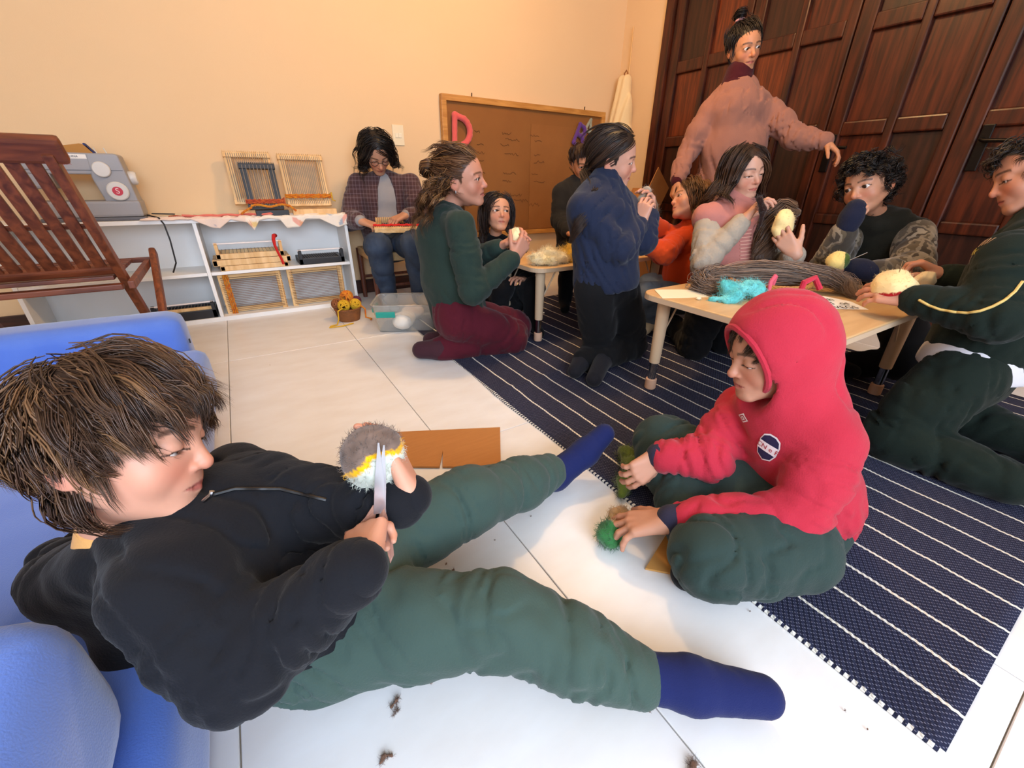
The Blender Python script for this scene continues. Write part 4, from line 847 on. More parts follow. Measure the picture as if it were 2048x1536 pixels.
def person(key, label, skin, hairc, group='people at the felting workshop', s=.75, torso=(.105, .10, .105, .06), arms=(.058, .047, .036), legs=(.078, .06, .045), hands=(None, None), eyes='open', gaze=(0, 1, -.1), iris=(52, 32, 20), body_k=.74, vox=.0162, hvox=.0038, **hk):
    """the body: head, neck, trunk, limbs and hands as one mesh that carries clothes and hair"""
    j = J[key]; hp = HP[key]; j['hd'] = hp[0]; H = Head(*hp); parts = []
    hv, hf, hc = head_mesh(H, j['nk'], skin, hairc, vox=vox, eyes=eyes, **hk); parts.append((hv, hf, hc))
    ax = nrm(j['sh'][1]-j['sh'][0]); S = SDF(); tp = [(j['pv'], torso[0]), (j['ws'], torso[1]), (j['ch'], torso[2]), (j['nk'], torso[3])]
    for i in range(3): S.cone(tp[i][0], tp[i+1][0], tp[i][1]*body_k, tp[i+1][1]*body_k, k=.03, e=1.3, ax=ax)
    for q in (0, 1):
        S.cone(j['ch']*.5+j['nk']*.5, j['sh'][q], .045*s/.75*body_k, arms[0]*body_k*.9, k=.03); S.chain([j['sh'][q], j['el'][q], j['wr'][q]], [arms[0]*body_k, arms[1]*body_k, arms[2]*body_k], k=.02); S.chain([j['hp'][q], j['kn'][q], j['an'][q]], [legs[0]*body_k, legs[1]*body_k, legs[2]*body_k*.7], k=.02); S.cone(j['pv'], j['hp'][q], torso[0]*.6, legs[0]*body_k, k=.02); S.cone(j['an'][q], j['to'][q], .024*s, .02*s, k=.01)
    V, F = S.mesh(.022); parts.append((V, F, np.tile(A(*lin(skin)), (len(V), 1))))
    for q in (0, 1):
        h = hands[q]
        if h is None: continue
        S = SDF(); add_hand(S, j['wr'][q], **h); S.cone(j['wr'][q], j['wr'][q]+(j['el'][q]-j['wr'][q])*.3, .022*h.get('s', 1), .026*h.get('s', 1), k=.012)
        V, F = S.mesh(hvox); kk = np.tile(A(*lin(skin)), (len(V), 1)); t_ = np.clip(np.linalg.norm(V-j['wr'][q], axis=1)/(.17*h.get('s', 1)), 0, 1)[:, None]**3; kk = kk*(1-t_*.35)+A(*lin((skin[0], skin[1]*.8, skin[2]*.74)))*t_*.35; parts.append((V, F, kk))
    V, F, C = join(parts); o = link('person', np_mesh('person', V, F, True, C), m_skin); tag(o, label, 'person', group)
    for sd_ in (-1, 1): eyeball(H, sd_, gaze, iris, o)
    return o, H, j, ax
def put_hair(o, *ms, name='hair'):
    V, F, C = join(ms); return link(name, np_mesh(name, V, F, True, C), m_hair, o, True)
def crown_flow(wx=0., wy=-.2, side=0., fwd=0.):
    """hair combed outwards from a whorl on the crown"""
    def f(P, N):
        d = P-A(wx, wy, .48); d[:, 2] *= .6; d = d/(np.linalg.norm(d, axis=1, keepdims=True)+1e-6)+A(side, fwd, -.15); d -= N*(d*N).sum(1, keepdims=True); return d/(np.linalg.norm(d, axis=1, keepdims=True)+1e-6)
    return f
def part_flow(px=0., back=.25):
    """long hair parted along the middle of the head"""
    def f(P, N):
        d = np.stack([np.sign(P[:, 0]-px)*.9, np.full(len(P), -back), np.full(len(P), -.5)-np.abs(P[:, 0])*2], 1); d -= N*(d*N).sum(1, keepdims=True); return d/(np.linalg.norm(d, axis=1, keepdims=True)+1e-6)
    return f
def knot_flow(K):
    """hair pulled to a knot"""
    K = A(*K)
    def f(P, N):
        d = K-P; d = d/(np.linalg.norm(d, axis=1, keepdims=True)+1e-6); d -= N*(d*N).sum(1, keepdims=True); return d/(np.linalg.norm(d, axis=1, keepdims=True)+1e-6)
    return f

def dress_top(o, j, ax, name, mat, tr=(.108, .108, .108, .068), ar=(.058, .05, .042), e=1.2, vox=.0085, cuff=None, seed=1, hem=.03, amp=.005, fold=.015, extra=None, sleeves=True, cut=.1, cuffr=None, top=.85):
    d = nrm(j['ws']-j['ch']); lo = j['pv']+d*0
    limbs = [[(j['ch']*.5+j['nk']*.5, ar[0]), (j['sh'][q], ar[0]*.86), (j['sh'][q]*.5+j['el'][q]*.5, ar[0]*.92), (j['el'][q], ar[1]), (j['wr'][q]+(j['el'][q]-j['wr'][q])*cut, ar[2])] for q in (0, 1)] if sleeves else [[(j['ch']*.5+j['nk']*.5, ar[0]), (j['sh'][q], ar[0]*.9)] for q in (0, 1)]
    g = garment(name, mat, o, [(j['pv']-nrm(j['pv']-j['ws'])*(-hem), tr[0]), (j['ws'], tr[1]), (j['ch'], tr[2]), (j['nk']*top+j['ch']*(1-top), tr[3])], ax, e, limbs, vox=vox, amp=amp, seed=seed, fold=fold, extra=extra, grain=nrm(j['pv']-j['ch']+A(.05, .02, 0)), cuts=[(j['pv']+nrm(j['pv']-j['ws'])*(hem+.045), nrm(nrm(j['pv']-j['ws'])*.5+A(0, 0, -.5)))])
    if cuff:
        for q in (0, 1):
            a, b = j['wr'][q], j['el'][q]; dd = nrm(b-a); r_ = cuffr or ar[2]*.9; garment('cuff', cuff, o, limbs=[[(a+dd*.004, r_), (a+dd*.035, r_*1.06)]], vox=.006, amp=.0008, fold=0)
    return g
def dress_legs(o, j, name, mat, lr=(.082, .078, .066, .048), pr=.105, e=1.2, vox=.009, seed=2, fold=.014, amp=.004):
    pr *= .93
    d = nrm(j['pv']-j['ws'])
    return garment(name, mat, o, [(j['pv']-d*.03, pr), (j['pv']+d*.03, pr*.95)], nrm(j['hp'][1]-j['hp'][0]), e, [[(j['hp'][q], lr[0]), (j['kn'][q]*.5+j['hp'][q]*.5, lr[1]), (j['kn'][q], lr[2]), (j['an'][q], lr[3])] for q in (0, 1)], vox=vox, amp=amp, seed=seed, fold=fold, nf=2)
def dress_feet(o, j, name, mat, r=.034, vox=.008):
    for q in (0, 1):
        a, t, kn = j['an'][q], j['to'][q], j['kn'][q]; garment(name, mat, o, limbs=[[(a+nrm(kn-a)*.03, r*1.02), (a, r*1.05), (t, r*.85)]], vox=vox, amp=.001, fold=0)
def body_caps(j, rt=.11, ra=.06): return [(j['pv'], j['ch'], rt), (j['ch'], j['nk'], rt*.8), (j['sh'][0], j['sh'][1], ra*1.25), (j['sh'][0], j['el'][0], ra), (j['sh'][1], j['el'][1], ra)]
# ================================================================ where the people's joints are (metres)
def ah(x, y, r):
    """point seen at photo position x, y at level distance r ahead of the camera"""
    v = RT*(x-1024)/FPX - UP*(y-768)/FPX + FW; return CAM+v*(r/(v[0]*math.sin(YAW)+v[1]*math.cos(YAW)))
def az(x, y, z):
    """point seen at photo position x, y at height z"""
    v = RT*(x-1024)/FPX - UP*(y-768)/FPX + FW; return CAM+v*((z-CAMH)/v[2])
# per person: hd head centre, nk neck base, ch chest, ws waist, pv pelvis; sh/el/wr arms and hp/kn/an/to legs, each (near or left, far or right)
J = {}
J['lounging'] = dict(hd=ah(205, 868, .434), nk=ah(262, 1055, .42), ch=ah(415, 1090, .44), ws=ah(560, 1160, .46), pv=ah(680, 1205, .49),
    sh=(ah(335, 1180, .33), ah(475, 955, .575)), el=(ah(478, 1320, .30), ah(600, 1020, .50)), wr=(ah(726, 1134, .352), ah(826, 992, .49)),
    hp=(az(665, 1262, .12), az(745, 1100, .12)), kn=(az(1000, 1235, .13), az(935, 1005, .14)), an=(az(1270, 1350, .065), az(1098, 945, .075)), to=(az(1525, 1392, .055), az(1208, 868, .14)))
J['red'] = dict(hd=ah(1545, 702, .845), nk=ah(1588, 810, .835), ch=ah(1585, 885, .82), ws=ah(1592, 975, .82), pv=ah(1598, 1010, .83),
    sh=(ah(1662, 880, .73), ah(1482, 818, .94)), el=(ah(1598, 1035, .66), ah(1425, 915, .84)), wr=(ah(1340, 1040, .70), ah(1318, 912, .85)),
    hp=(az(1578, 1090, .10), az(1545, 1010, .10)), kn=(az(1425, 1118, .10), az(1328, 888, .13)), an=(az(1485, 1005, .09), az(1388, 1080, .06)), to=(az(1400, 985, .07), az(1372, 1150, .032)))
J['green'] = dict(hd=ah(925, 345, 2.02), nk=ah(893, 425, 2.03), ch=ah(892, 478, 2.02), ws=ah(905, 555, 2.0), pv=ah(915, 618, 2.0),
    sh=(ah(922, 452, 1.86), ah(885, 432, 2.16)), el=(ah(946, 580, 1.80), ah(950, 520, 2.12)), wr=(ah(1028, 514, 1.94), ah(1000, 495, 2.02)),
    hp=(ah(912, 640, 1.90), ah(905, 628, 2.06)), kn=(az(1022, 672, .075), az(1028, 655, .075)), an=(az(880, 698, .05), az(895, 680, .05)), to=(az(842, 700, .045), az(862, 680, .045)))
J['plaid'] = dict(hd=ah(760, 318, 2.98), nk=ah(767, 358, 3.06), ch=ah(768, 390, 3.08), ws=ah(772, 440, 3.08), pv=ah(778, 486, 3.06),
    sh=(ah(716, 368, 3.04), ah(820, 368, 3.04)), el=(ah(700, 440, 2.97), ah(842, 436, 2.97)), wr=(ah(722, 442, 2.80), ah(812, 430, 2.82)),
    hp=(ah(755, 492, 3.02), ah(803, 490, 3.02)), kn=(ah(757, 492, 2.66), ah(830, 488, 2.66)), an=(az(776, 590, .07), A(.97, 2.72, .07)), to=(az(788, 612, .04), A(.95, 2.56, .04)))
J['darkhair'] = dict(hd=ah(1000, 436, 2.6), nk=ah(990, 478, 2.64), ch=ah(988, 510, 2.64), ws=ah(990, 560, 2.64), pv=ah(995, 608, 2.64),
    sh=(ah(952, 495, 2.64), ah(1034, 495, 2.62)), el=(ah(950, 548, 2.54), ah(1052, 545, 2.5)), wr=(ah(985, 570, 2.38), ah(1050, 560, 2.36)),
    hp=(ah(975, 612, 2.6), ah(1018, 612, 2.6)), kn=(ah(1005, 575, 2.32), ah(1066, 578, 2.32)), an=(A(1.14, 2.0, .06), A(1.33, 1.9, .06)), to=(A(1.1, 1.9, .03), A(1.3, 1.78, .03)))
J['peek'] = dict(hd=ah(1166, 326, 2.96), nk=ah(1156, 368, 3), ch=ah(1154, 396, 3.01), ws=ah(1150, 440, 3.01), pv=ah(1150, 490, 3),
    sh=(ah(1122, 386, 3), ah(1190, 386, 2.98)), el=(ah(1120, 440, 2.94), ah(1198, 440, 2.92)), wr=(ah(1138, 466, 2.76), ah(1180, 470, 2.76)),
    hp=(ah(1135, 498, 2.98), ah(1168, 498, 2.98)), kn=(ah(1138, 510, 2.69), ah(1178, 508, 2.69)), an=(A(1.76, 2.14, .07), A(1.88, 2.08, .07)), to=(A(1.70, 2.06, .04), A(1.82, 2.0, .04)))
J['navy'] = dict(hd=ah(1236, 316, 1.90), nk=ah(1204, 378, 1.87), ch=ah(1203, 425, 1.85), ws=ah(1210, 490, 1.83), pv=ah(1214, 560, 1.82),
    sh=(ah(1167, 418, 1.76), ah(1248, 412, 1.95)), el=(ah(1236, 498, 1.72), ah(1285, 480, 1.92)), wr=(ah(1280, 448, 1.87), ah(1300, 430, 1.98)),
    hp=(ah(1187, 580, 1.76), ah(1240, 578, 1.86)), kn=(az(1200, 700, .06), az(1262, 690, .06)), an=(az(1165, 722, .06), az(1207, 718, .065)), to=(az(1150, 742, .04), az(1188, 758, .04)))
J['orange'] = dict(hd=ah(1378, 402, 2.37), nk=ah(1388, 452, 2.37), ch=ah(1380, 490, 2.35), ws=ah(1374, 540, 2.33), pv=ah(1368, 585, 2.31),
    sh=(ah(1352, 482, 2.27), ah(1405, 470, 2.45)), el=(ah(1330, 505, 2.16), ah(1350, 478, 2.39)), wr=(ah(1288, 488, 2.21), ah(1300, 445, 2.31)),
    hp=(ah(1355, 592, 2.26), ah(1375, 590, 2.36)), kn=(ah(1292, 588, 2.19), ah(1300, 570, 2.33)), an=(az(1306, 640, .08), az(1330, 632, .07)), to=(az(1290, 660, .04), az(1310, 652, .04)))
J['vest'] = dict(hd=ah(1492, 340, 2.05), nk=ah(1468, 408, 2.05), ch=ah(1462, 455, 2.04), ws=ah(1450, 520, 2.02), pv=ah(1440, 590, 2),
    sh=(ah(1415, 436, 1.98), ah(1525, 432, 2.08)), el=(ah(1408, 525, 1.86), ah(1568, 530, 1.94)), wr=(ah(1488, 440, 1.88), ah(1590, 508, 1.73)),
    hp=(ah(1415, 605, 1.96), ah(1470, 605, 2.02)), kn=(az(1388, 692, .06), az(1450, 682, .06)), an=(A(2.02, 1.46, .06), A(2.18, 1.4, .06)), to=(A(2.06, 1.56, .03), A(2.22, 1.5, .03)))
J['curly'] = dict(hd=ah(1733, 366, 1.84), nk=ah(1757, 440, 1.87), ch=ah(1765, 480, 1.88), ws=ah(1762, 535, 1.87), pv=ah(1765, 600, 1.86),
    sh=(ah(1700, 460, 1.92), ah(1828, 465, 1.78)), el=(ah(1655, 535, 1.80), ah(1822, 545, 1.62)), wr=(ah(1693, 455, 1.72), ah(1742, 545, 1.60)),
    hp=(ah(1740, 610, 1.86), ah(1795, 610, 1.80)), kn=(A(2.3, .97, .12), A(2.28, .47, .12)), an=(A(2.2, .76, .06), A(2.24, .66, .06)), to=(A(2.18, .62, .05), A(2.2, .8, .05)))
J['right'] = dict(hd=ah(2066, 362, 1.36), nk=ah(2088, 470, 1.27), ch=ah(2075, 530, 1.24), ws=ah(2010, 640, 1.20), pv=ah(1945, 735, 1.20),
    sh=(ah(2015, 512, 1.18), ah(2125, 495, 1.33)), el=(ah(1992, 632, 1.08), ah(2035, 590, 1.33)), wr=(ah(1825, 598, 1.24), ah(1890, 552, 1.46)),
    hp=(ah(1915, 758, 1.14), ah(1955, 735, 1.26)), kn=(az(1785, 870, .075), az(1862, 805, .075)), an=(az(2020, 965, .07), az(2075, 895, .07)), to=(az(2110, 1000, .05), az(2150, 925, .05)))
J['standing'] = dict(hd=ah(1487, 100, 2.83), nk=ah(1476, 158, 2.83), ch=ah(1472, 215, 2.83), ws=ah(1465, 300, 2.84), pv=ah(1452, 375, 2.86),
    sh=(ah(1420, 222, 2.86), ah(1538, 220, 2.80)), el=(ah(1378, 298, 2.88), ah(1590, 272, 2.70)), wr=(ah(1354, 362, 2.76), ah(1652, 283, 2.60)),
    hp=(ah(1432, 392, 2.88), ah(1478, 392, 2.84)), kn=(A(2.63, 1.77, .44), A(2.71, 1.67, .44)), an=(A(2.66, 1.79, .08), A(2.73, 1.68, .08)), to=(A(2.66, 1.64, .04), A(2.74, 1.53, .04)))
# head centre, face direction, up direction, head height
HP = {}
HP['lounging'] = (A(-0.1865, 0.6298, 0.5000), A(0.941, -0.318, -0.119), A(0.206, 0.255, 0.945), 0.210)
HP['red'] = (A(0.9334, 0.4106, 0.4684), A(-0.849, 0.481, -0.219), A(-0.149, 0.179, 0.972), 0.205)
HP['green'] = (A(0.8763, 1.8269, 0.8016), A(0.751, -0.659, 0.044), A(-0.143, -0.097, 0.985), 0.230)
HP['plaid'] = (A(0.8508, 2.9791, 0.9419), A(-0.031, -0.753, -0.657), A(-0.131, -0.649, 0.750), 0.225)
HP['darkhair'] = (A(1.3053, 2.2520, 0.6205), A(-0.228, -0.941, 0.249), A(0.114, 0.228, 0.967), 0.210)
HP['peek'] = (A(1.9404, 2.2842, 0.9034), A(-0.285, -0.879, -0.382), A(-0.303, -0.296, 0.906), 0.195)
HP['navy'] = (A(1.3462, 1.3993, 0.8794), A(0.728, -0.674, -0.127), A(-0.068, -0.256, 0.964), 0.210)
HP['orange'] = (A(2.0417, 1.5143, 0.7117), A(-0.817, 0.560, 0.141), A(0.348, 0.282, 0.894), 0.206)
HP['vest'] = (A(1.9381, 1.2013, 0.8404), A(-0.278, -0.956, -0.097), A(-0.183, -0.047, 0.982), 0.210)
HP['curly'] = (A(2.1765, 0.8074, 0.7954), A(-0.984, 0.105, -0.146), A(-0.110, 0.290, 0.951), 0.210)
HP['standing'] = (A(2.5522, 1.7365, 1.4505), A(-0.393, -0.901, -0.182), A(-0.228, -0.096, 0.969), 0.215)
HP['right'] = (A(2.0118, 0.3417, 0.8402), A(-0.441, 0.800, -0.407), A(0.024, 0.463, 0.886), 0.210)
# ================================================================ wool, felt and paper on tables, floor and in hands
def scene_wool(*a, label, cat='wool', group=None, **k):
    o = wool(*a, **k); tag(o, label, cat, group); return o
TZ = .41; TZ2 = .415
# far table: white and yellow wool
def roving(name, pts, rads, cols, n, label, r=(.0015, .0009), core=None, seed=1, wob=.004):
    """loose combed fibres laid along a path over a soft core"""
    parts = [tail_mesh(pts, rads, n, cols, m=18, r=r, seed=seed, spread=1.3, curl=(wob, 2.2))]
    S = SDF().chain([A(*p) for p in pts], [q*.7 for q in rads], k=.02); V, F = S.mesh(.009, lambda P: .004*noise3(P, 70, seed)); parts.append((V, F, np.tile(A(*lin(cols[0]))*.8, (len(V), 1))))
    V, F, C = join(parts); o = link(name, np_mesh(name, V, F, True, C), M('wool_fibre', rough=.95, sheen=.3, vcol=True, spec=.1)); tag(o, label, 'wool'); return o
scene_wool('wool_heap', SDF().ell((1.27, 1.76, TZ+.03), (.045, .045, .03)).ell((1.335, 1.765, TZ+.042), (.045, .05, .042), k=.012).ell((1.38, 1.74, TZ+.028), (.04, .035, .028), k=.01).ell((1.31, 1.72, TZ+.025), (.035, .03, .025), k=.01), .008, (238, 222, 172), label='heap of cream wool on the far table before the green-sweater woman', fuzz=1500, fl=.045, fr=.0007, amp=.011, freq=95, seed=21, col2=(244, 234, 204))
scene_wool('wool_heap', SDF().ell((1.46, 1.75, TZ+.03), (.05, .04, .03)).ell((1.50, 1.79, TZ+.045), (.035, .04, .045), k=.012).ell((1.43, 1.79, TZ+.035), (.035, .035, .033), k=.01), .008, (216, 172, 44), label='heap of yellow wool on the far table beside the cream wool', fuzz=1500, fl=.045, fr=.0007, amp=.011, freq=95, seed=22, col2=(238, 206, 100))
tag(MB().prism(rrect(.16, .12, .01), (1.42, 1.84, TZ+.0005), (1, .2, 0), (-.2, 1, 0), .0015).build('paper_napkin', M('cream_paper', (238, 226, 196), .8)), 'cream paper napkin lying on the far table under the wool', 'paper')
# near table: basket with brown wool, turquoise wool, paper and napkin
wb = empty('wicker_basket', (1.70, .85, TZ2), label='round shallow wicker basket of brown wool on the near table', cat='basket')
MB().lathe((0, 0, 0), [(.09, 0), (.12, .015), (.145, .045), (.141, .047), (.115, .018), (.02, .008)], 32).build('bowl', m_wick, wb, True)
rim_ = MB()
for q in range(4): rim_.tube([((.143+.004*math.sin(16*a+q*1.57))*math.cos(a), (.143+.004*math.sin(16*a+q*1.57))*math.sin(a), .046+.005*math.cos(16*a+q*1.57)) for a in np.linspace(0, 6.283, 90)], .004, 5, False)
rim_.build('braided_rim', M('wicker_light', (168, 112, 52), .6, bump=(150, .5, 2)), wb, True)
BR = (92, 70, 54); BR2 = (128, 102, 82)
BC = ((112, 88, 70), (138, 110, 88), (92, 70, 55), (158, 130, 106))
roving('brown_roving', [(1.50, 1.00, TZ2+.02), (1.55, .985, TZ2+.045), (1.63, .95, TZ2+.05), (1.72, .89, TZ2+.066), (1.81, .80, TZ2+.072), (1.88, .72, TZ2+.062), (1.91, .66, TZ2+.04), (1.87, .61, TZ2+.018)], [.015, .026, .03, .029, .027, .025, .025, .016], BC, 420, 'thick hank of brown wool roving arching over the wicker basket', seed=23, wob=.01)
roving('brown_roving', [(1.62, .98, TZ2+.045), (1.55, 1.01, TZ2+.05), (1.48, .99, TZ2+.035), (1.465, .94, TZ2+.022), (1.52, .90, TZ2+.02), (1.58, .91, TZ2+.03)], [.02, .024, .024, .02, .018, .014], BC, 380, 'loose curl of brown wool left of the wicker basket', seed=27, wob=.02)
scene_wool('turquoise_wool', SDF().ell((1.475, .84, TZ2+.03), (.05, .035, .028)).ell((1.53, .80, TZ2+.04), (.035, .03, .032), k=.02).chain([(1.45, .86, TZ2+.045), (1.44, .80, TZ2+.02), (1.41, .83, TZ2+.012), (1.385, .87, TZ2+.006)], [.022, .016, .01, .006], k=.015), .006, (84, 186, 190), label='turquoise wool lump on the near table before the basket', fuzz=1600, fl=.03, amp=.011, freq=110, seed=24, col2=(120, 208, 208))
pw = MB(); pw.prism([(-.09, -.11), (.1, -.12), (.09, .06), (.03, .12), (-.08, .1)], (1.70, .60, TZ2+.0005), (.82, -.57, 0), (.57, .82, .06), .001); tag(pw.build('paper_bag', M('white_paper', (250, 249, 247), .75, bump=(18, .6, 3))), 'crumpled white paper with handwritten lines on the near table', 'paper')
for i, s_ in enumerate(('Lach', 'Ind  os', 'VEGS')): text('handwriting', s_, .036, M('ink_black', (40, 36, 40), .8), frame4((1.735-.03*i*.57, .655-.042*i, TZ2+.006+.0016*(2-i)), (.86, -.5, 0), (.5, .86, .06)), bpy.data.objects['paper_bag'], .0003)
tag(MB().prism([(-.1, -.05), (.09, -.06), (.1, .05), (-.07, .07)], (1.37, .99, TZ2+.0005), (.9, -.35, 0), (.35, .9, .02), .0015).build('paper_napkin', M('cream_paper2', (242, 230, 200), .8, bump=(20, .5))), 'folded cream napkin at the corner of the near table', 'paper')
tag(MB().tube([(1.60, .775, TZ2+.01), (1.595, .775, TZ2+.05), (1.59, .77, TZ2+.085), (1.575, .765, TZ2+.09), (1.565, .77, TZ2+.07), (1.57, .77, TZ2+.03)], .007, 8).build('pink_loop', M('pink_felt', (216, 92, 112), .9, bump=(300, .3)), None, True), 'small pink felt loop sticking up on the near table', 'felt')
scene_wool('cotton_bit', SDF().ell((1.36, .90, TZ2+.006), (.012, .009, .006)), .003, (238, 226, 190), label='tiny cream wool bit on the near table front', fuzz=40, fl=.01, amp=.001, seed=25)
# felt held by the children
def felt_ball(name, c, r, fn, label, seed, fuzz=700, amp=.003, rr=None):
    S = SDF().ell(c, rr or r); return scene_wool(name, S, max(.004, r*.1), (200, 190, 180), label=label, cat='felt ball', fuzz=fuzz, fl=r*.35, fr=.0004, amp=amp, freq=4.5/r, seed=seed, colfn=fn)
bc = ah(745, 912, .50); bu = look(bc, -.28, .95, -.15)
def col1(V, C):
    h = (V-bc)@bu/.045+.12*np.sin((V@A(40, 30, 20))*2); out = np.where((h > .08)[:, None], A(*lin((112, 94, 84))), np.where((h > -.12)[:, None], A(*lin((224, 168, 20))), A(*lin((198, 204, 190))))); return out*(.75+.5*np.clip(.5+.5*noise3(V.T, 300, 5), 0, 1))[:, None]
felt_ball('felt_ball', bc, .045, col1, 'felted ball of grey, yellow and white wool held by the lounging boy', 31, 1500, .004)
gc = J['green']['wr'][1]*.45+J['green']['wr'][0]*.55+look(J['green']['wr'][0], .45, .75, .35)*.085
felt_ball('felt_ball', gc, .042, lambda V, C: C*0+A(*lin((236, 218, 172))), 'cream felted wool in the hands of the green-sweater woman', 32, 400, .006)
vc = ah(1567, 448, 1.80)
felt_ball('felt_ball', vc, .04, lambda V, C: C*0+A(*lin((240, 214, 150))), 'pale cream felt disc held by the girl in pink vest', 33, 500, .005, (.05, .034, .054))
roving('brown_roving', [ah(1592, 425, 1.90), ah(1565, 428, 1.92), ah(1542, 455, 1.90), ah(1528, 500, 1.87), ah(1520, 548, 1.84)], [.03, .046, .045, .038, .02], ((96, 72, 54), (120, 92, 70), (80, 58, 44)), 360, 'long brown wool behind the cream disc of the girl in pink vest', seed=34)
scene_wool('dark_strand', SDF().chain([ah(1519, 398, 1.80), ah(1526, 420, 1.80), ah(1520, 450, 1.81)], [.012, .012, .006], k=.01), .004, (48, 30, 26), label='dark wool strand pulled near the mouth of the girl in pink vest', fuzz=200, fl=.04, amp=.002, seed=35)
cc_ = ah(1676, 522, 1.66)
def colc(V, C): t = ((V-cc_)@look(cc_, .9, .2, 0))/.045; return np.where((t > .45)[:, None], A(*lin((70, 92, 40))), A(*lin((228, 200, 122))))*np.ones_like(C)
felt_ball('felt_ball', cc_, .04, colc, 'pale yellow and green felt piece of the curly-haired boy', 36, 300, .004, (.048, .036, .034))
tag(MB().tube([ah(1700, 520, 1.62), ah(1735, 505, 1.60)], .0016, 6).build('felting_needle', m_chrome), 'thin steel needle held at the pale yellow felt piece', 'needle')
rc = ah(1788, 572, 1.30)
def colr(V, C): t = (V-rc)[:, 2]/.05+.3*(V-rc)@look(rc, -1, 0, 0)/.05; return np.where((t < -.25)[:, None], A(*lin((168, 22, 26))), A(*lin((236, 208, 150))))*np.ones_like(C)
felt_ball('felt_ball', rc, .05, colr, 'large cream and red felt ball under the hands of the tracksuit boy', 37, 700, .005, (.055, .055, .048))
tag(MB().tube([ah(1798, 545, 1.28), ah(1806, 522, 1.27)], .0012, 6).build('felting_needle', m_chrome), 'thin felting needle stuck in the cream and red felt ball', 'needle')
felt_ball('felt_ball', ah(1850, 560, 1.42), .028, lambda V, C: C*0+A(*lin((232, 210, 168))), 'small cream wool lump behind the red and cream felt ball', 38, 300, .005)
fg = ah(1288, 408, 2.0)
scene_wool('felt_figure', SDF().chain([fg+A(0, 0, .05), fg, fg+A(.01, 0, -.07)], [.022, .03, .016], k=.02), .006, (168, 160, 148), label='small grey felt figure held up by the navy-sweater girl', cat='felt figure', fuzz=300, fl=.03, amp=.004, seed=39, col2=(120, 96, 74))
scene_wool('brown_roving', SDF().chain([ah(1298, 392, 2.06), ah(1302, 415, 2.06), ah(1312, 445, 2.05)], [.02, .026, .014], k=.02), .006, (104, 82, 62), label='brown wool tuft held by the girl in orange hoodie', fuzz=300, fl=.035, amp=.004, seed=40)
# scissors of the lounging boy
sc0 = empty('scissors', ah(757, 1010, .45), label='steel scissors with clear brownish handles held upright by the lounging boy', cat='scissors')
def blade(a, b, w0, w1, nm, mat, off=0):
    a, b = np.array(a), np.array(b); d = nrm(b-a); n = nrm(CAM-a); s_ = nrm(np.cross(d, n)); m = MB(); v = []
    for p, w_ in ((a, w0), ((a*.5+b*.5), (w0+w1)*.62), (b, w1)):
        for o_ in (0, .0022): v.append([m.b.verts.new(tuple(p+s_*sx*w_+n*(o_+off))) for sx in (-1, 1)])
    for i in range(0, 4, 2):
        lo0, hi0, lo1, hi1 = v[i], v[i+1], v[i+2], v[i+3]
        for q in ((hi0[0], hi0[1], hi1[1], hi1[0]), (lo0[1], lo0[0], lo1[0], lo1[1]), (lo0[0], hi0[0], hi1[0], lo1[0]), (hi0[1], lo0[1], lo1[1], hi1[1])): m.b.faces.new(q)
    m.b.faces.new((v[0][0], v[0][1], v[1][1], v[1][0])); m.b.faces.new((v[4][1], v[4][0], v[5][0], v[5][1])); return m.build(nm, mat, sc0, False, True)
m_steel = M('scissor_steel', (200, 204, 212), .25, metal=.85); pv_ = ah(757, 1010, .452)
blade(pv_+look(pv_, 0, -1, 0)*.012, ah(757, 886, .468), .0085, .001, 'blade', m_steel); blade(pv_+look(pv_, 0, -1, 0)*.012, ah(768, 890, .468), .008, .001, 'blade', m_steel, -.003)
MB().lathe(tuple(pv_), [(.0022, -.002), (.0022, .004)], 10, tuple(nrm(CAM-pv_))).build('pivot_screw', M('screw', (60, 58, 60), .4, metal=.8), sc0, True, True)
m_hdl = M('clear_brown_plastic', (196, 148, 130), .2, trans=.35)
def grip(px, nm):
    n = nrm(CAM-pv_); m = MB(); lo = [m.b.verts.new(tuple(ah(x, y, r)-n*.003)) for x, y, r in px]; hi = [m.b.verts.new(tuple(np.array(v.co)+n*.007)) for v in lo]; k_ = len(px)
    m.b.faces.new(lo[::-1]); m.b.faces.new(hi)
    for q in range(k_): m.b.faces.new((lo[q], lo[(q+1) % k_], hi[(q+1) % k_], hi[q]))
    o = m.build(nm, m_hdl, sc0, False, True); bv = o.modifiers.new('b', 'BEVEL'); bv.width = .002; bv.segments = 2
grip([(747, 1008, .45), (754, 1020, .448), (750, 1040, .44), (744, 1056, .435), (720, 1066, .43), (690, 1072, .425), (688, 1064, .425), (712, 1054, .43), (730, 1035, .44)], 'handle')
grip([(758, 1026, .448), (768, 1014, .45), (775, 1034, .44), (785, 1075, .425), (788, 1110, .41), (780, 1128, .405), (776, 1110, .41), (768, 1070, .425), (756, 1050, .435)], 'handle')
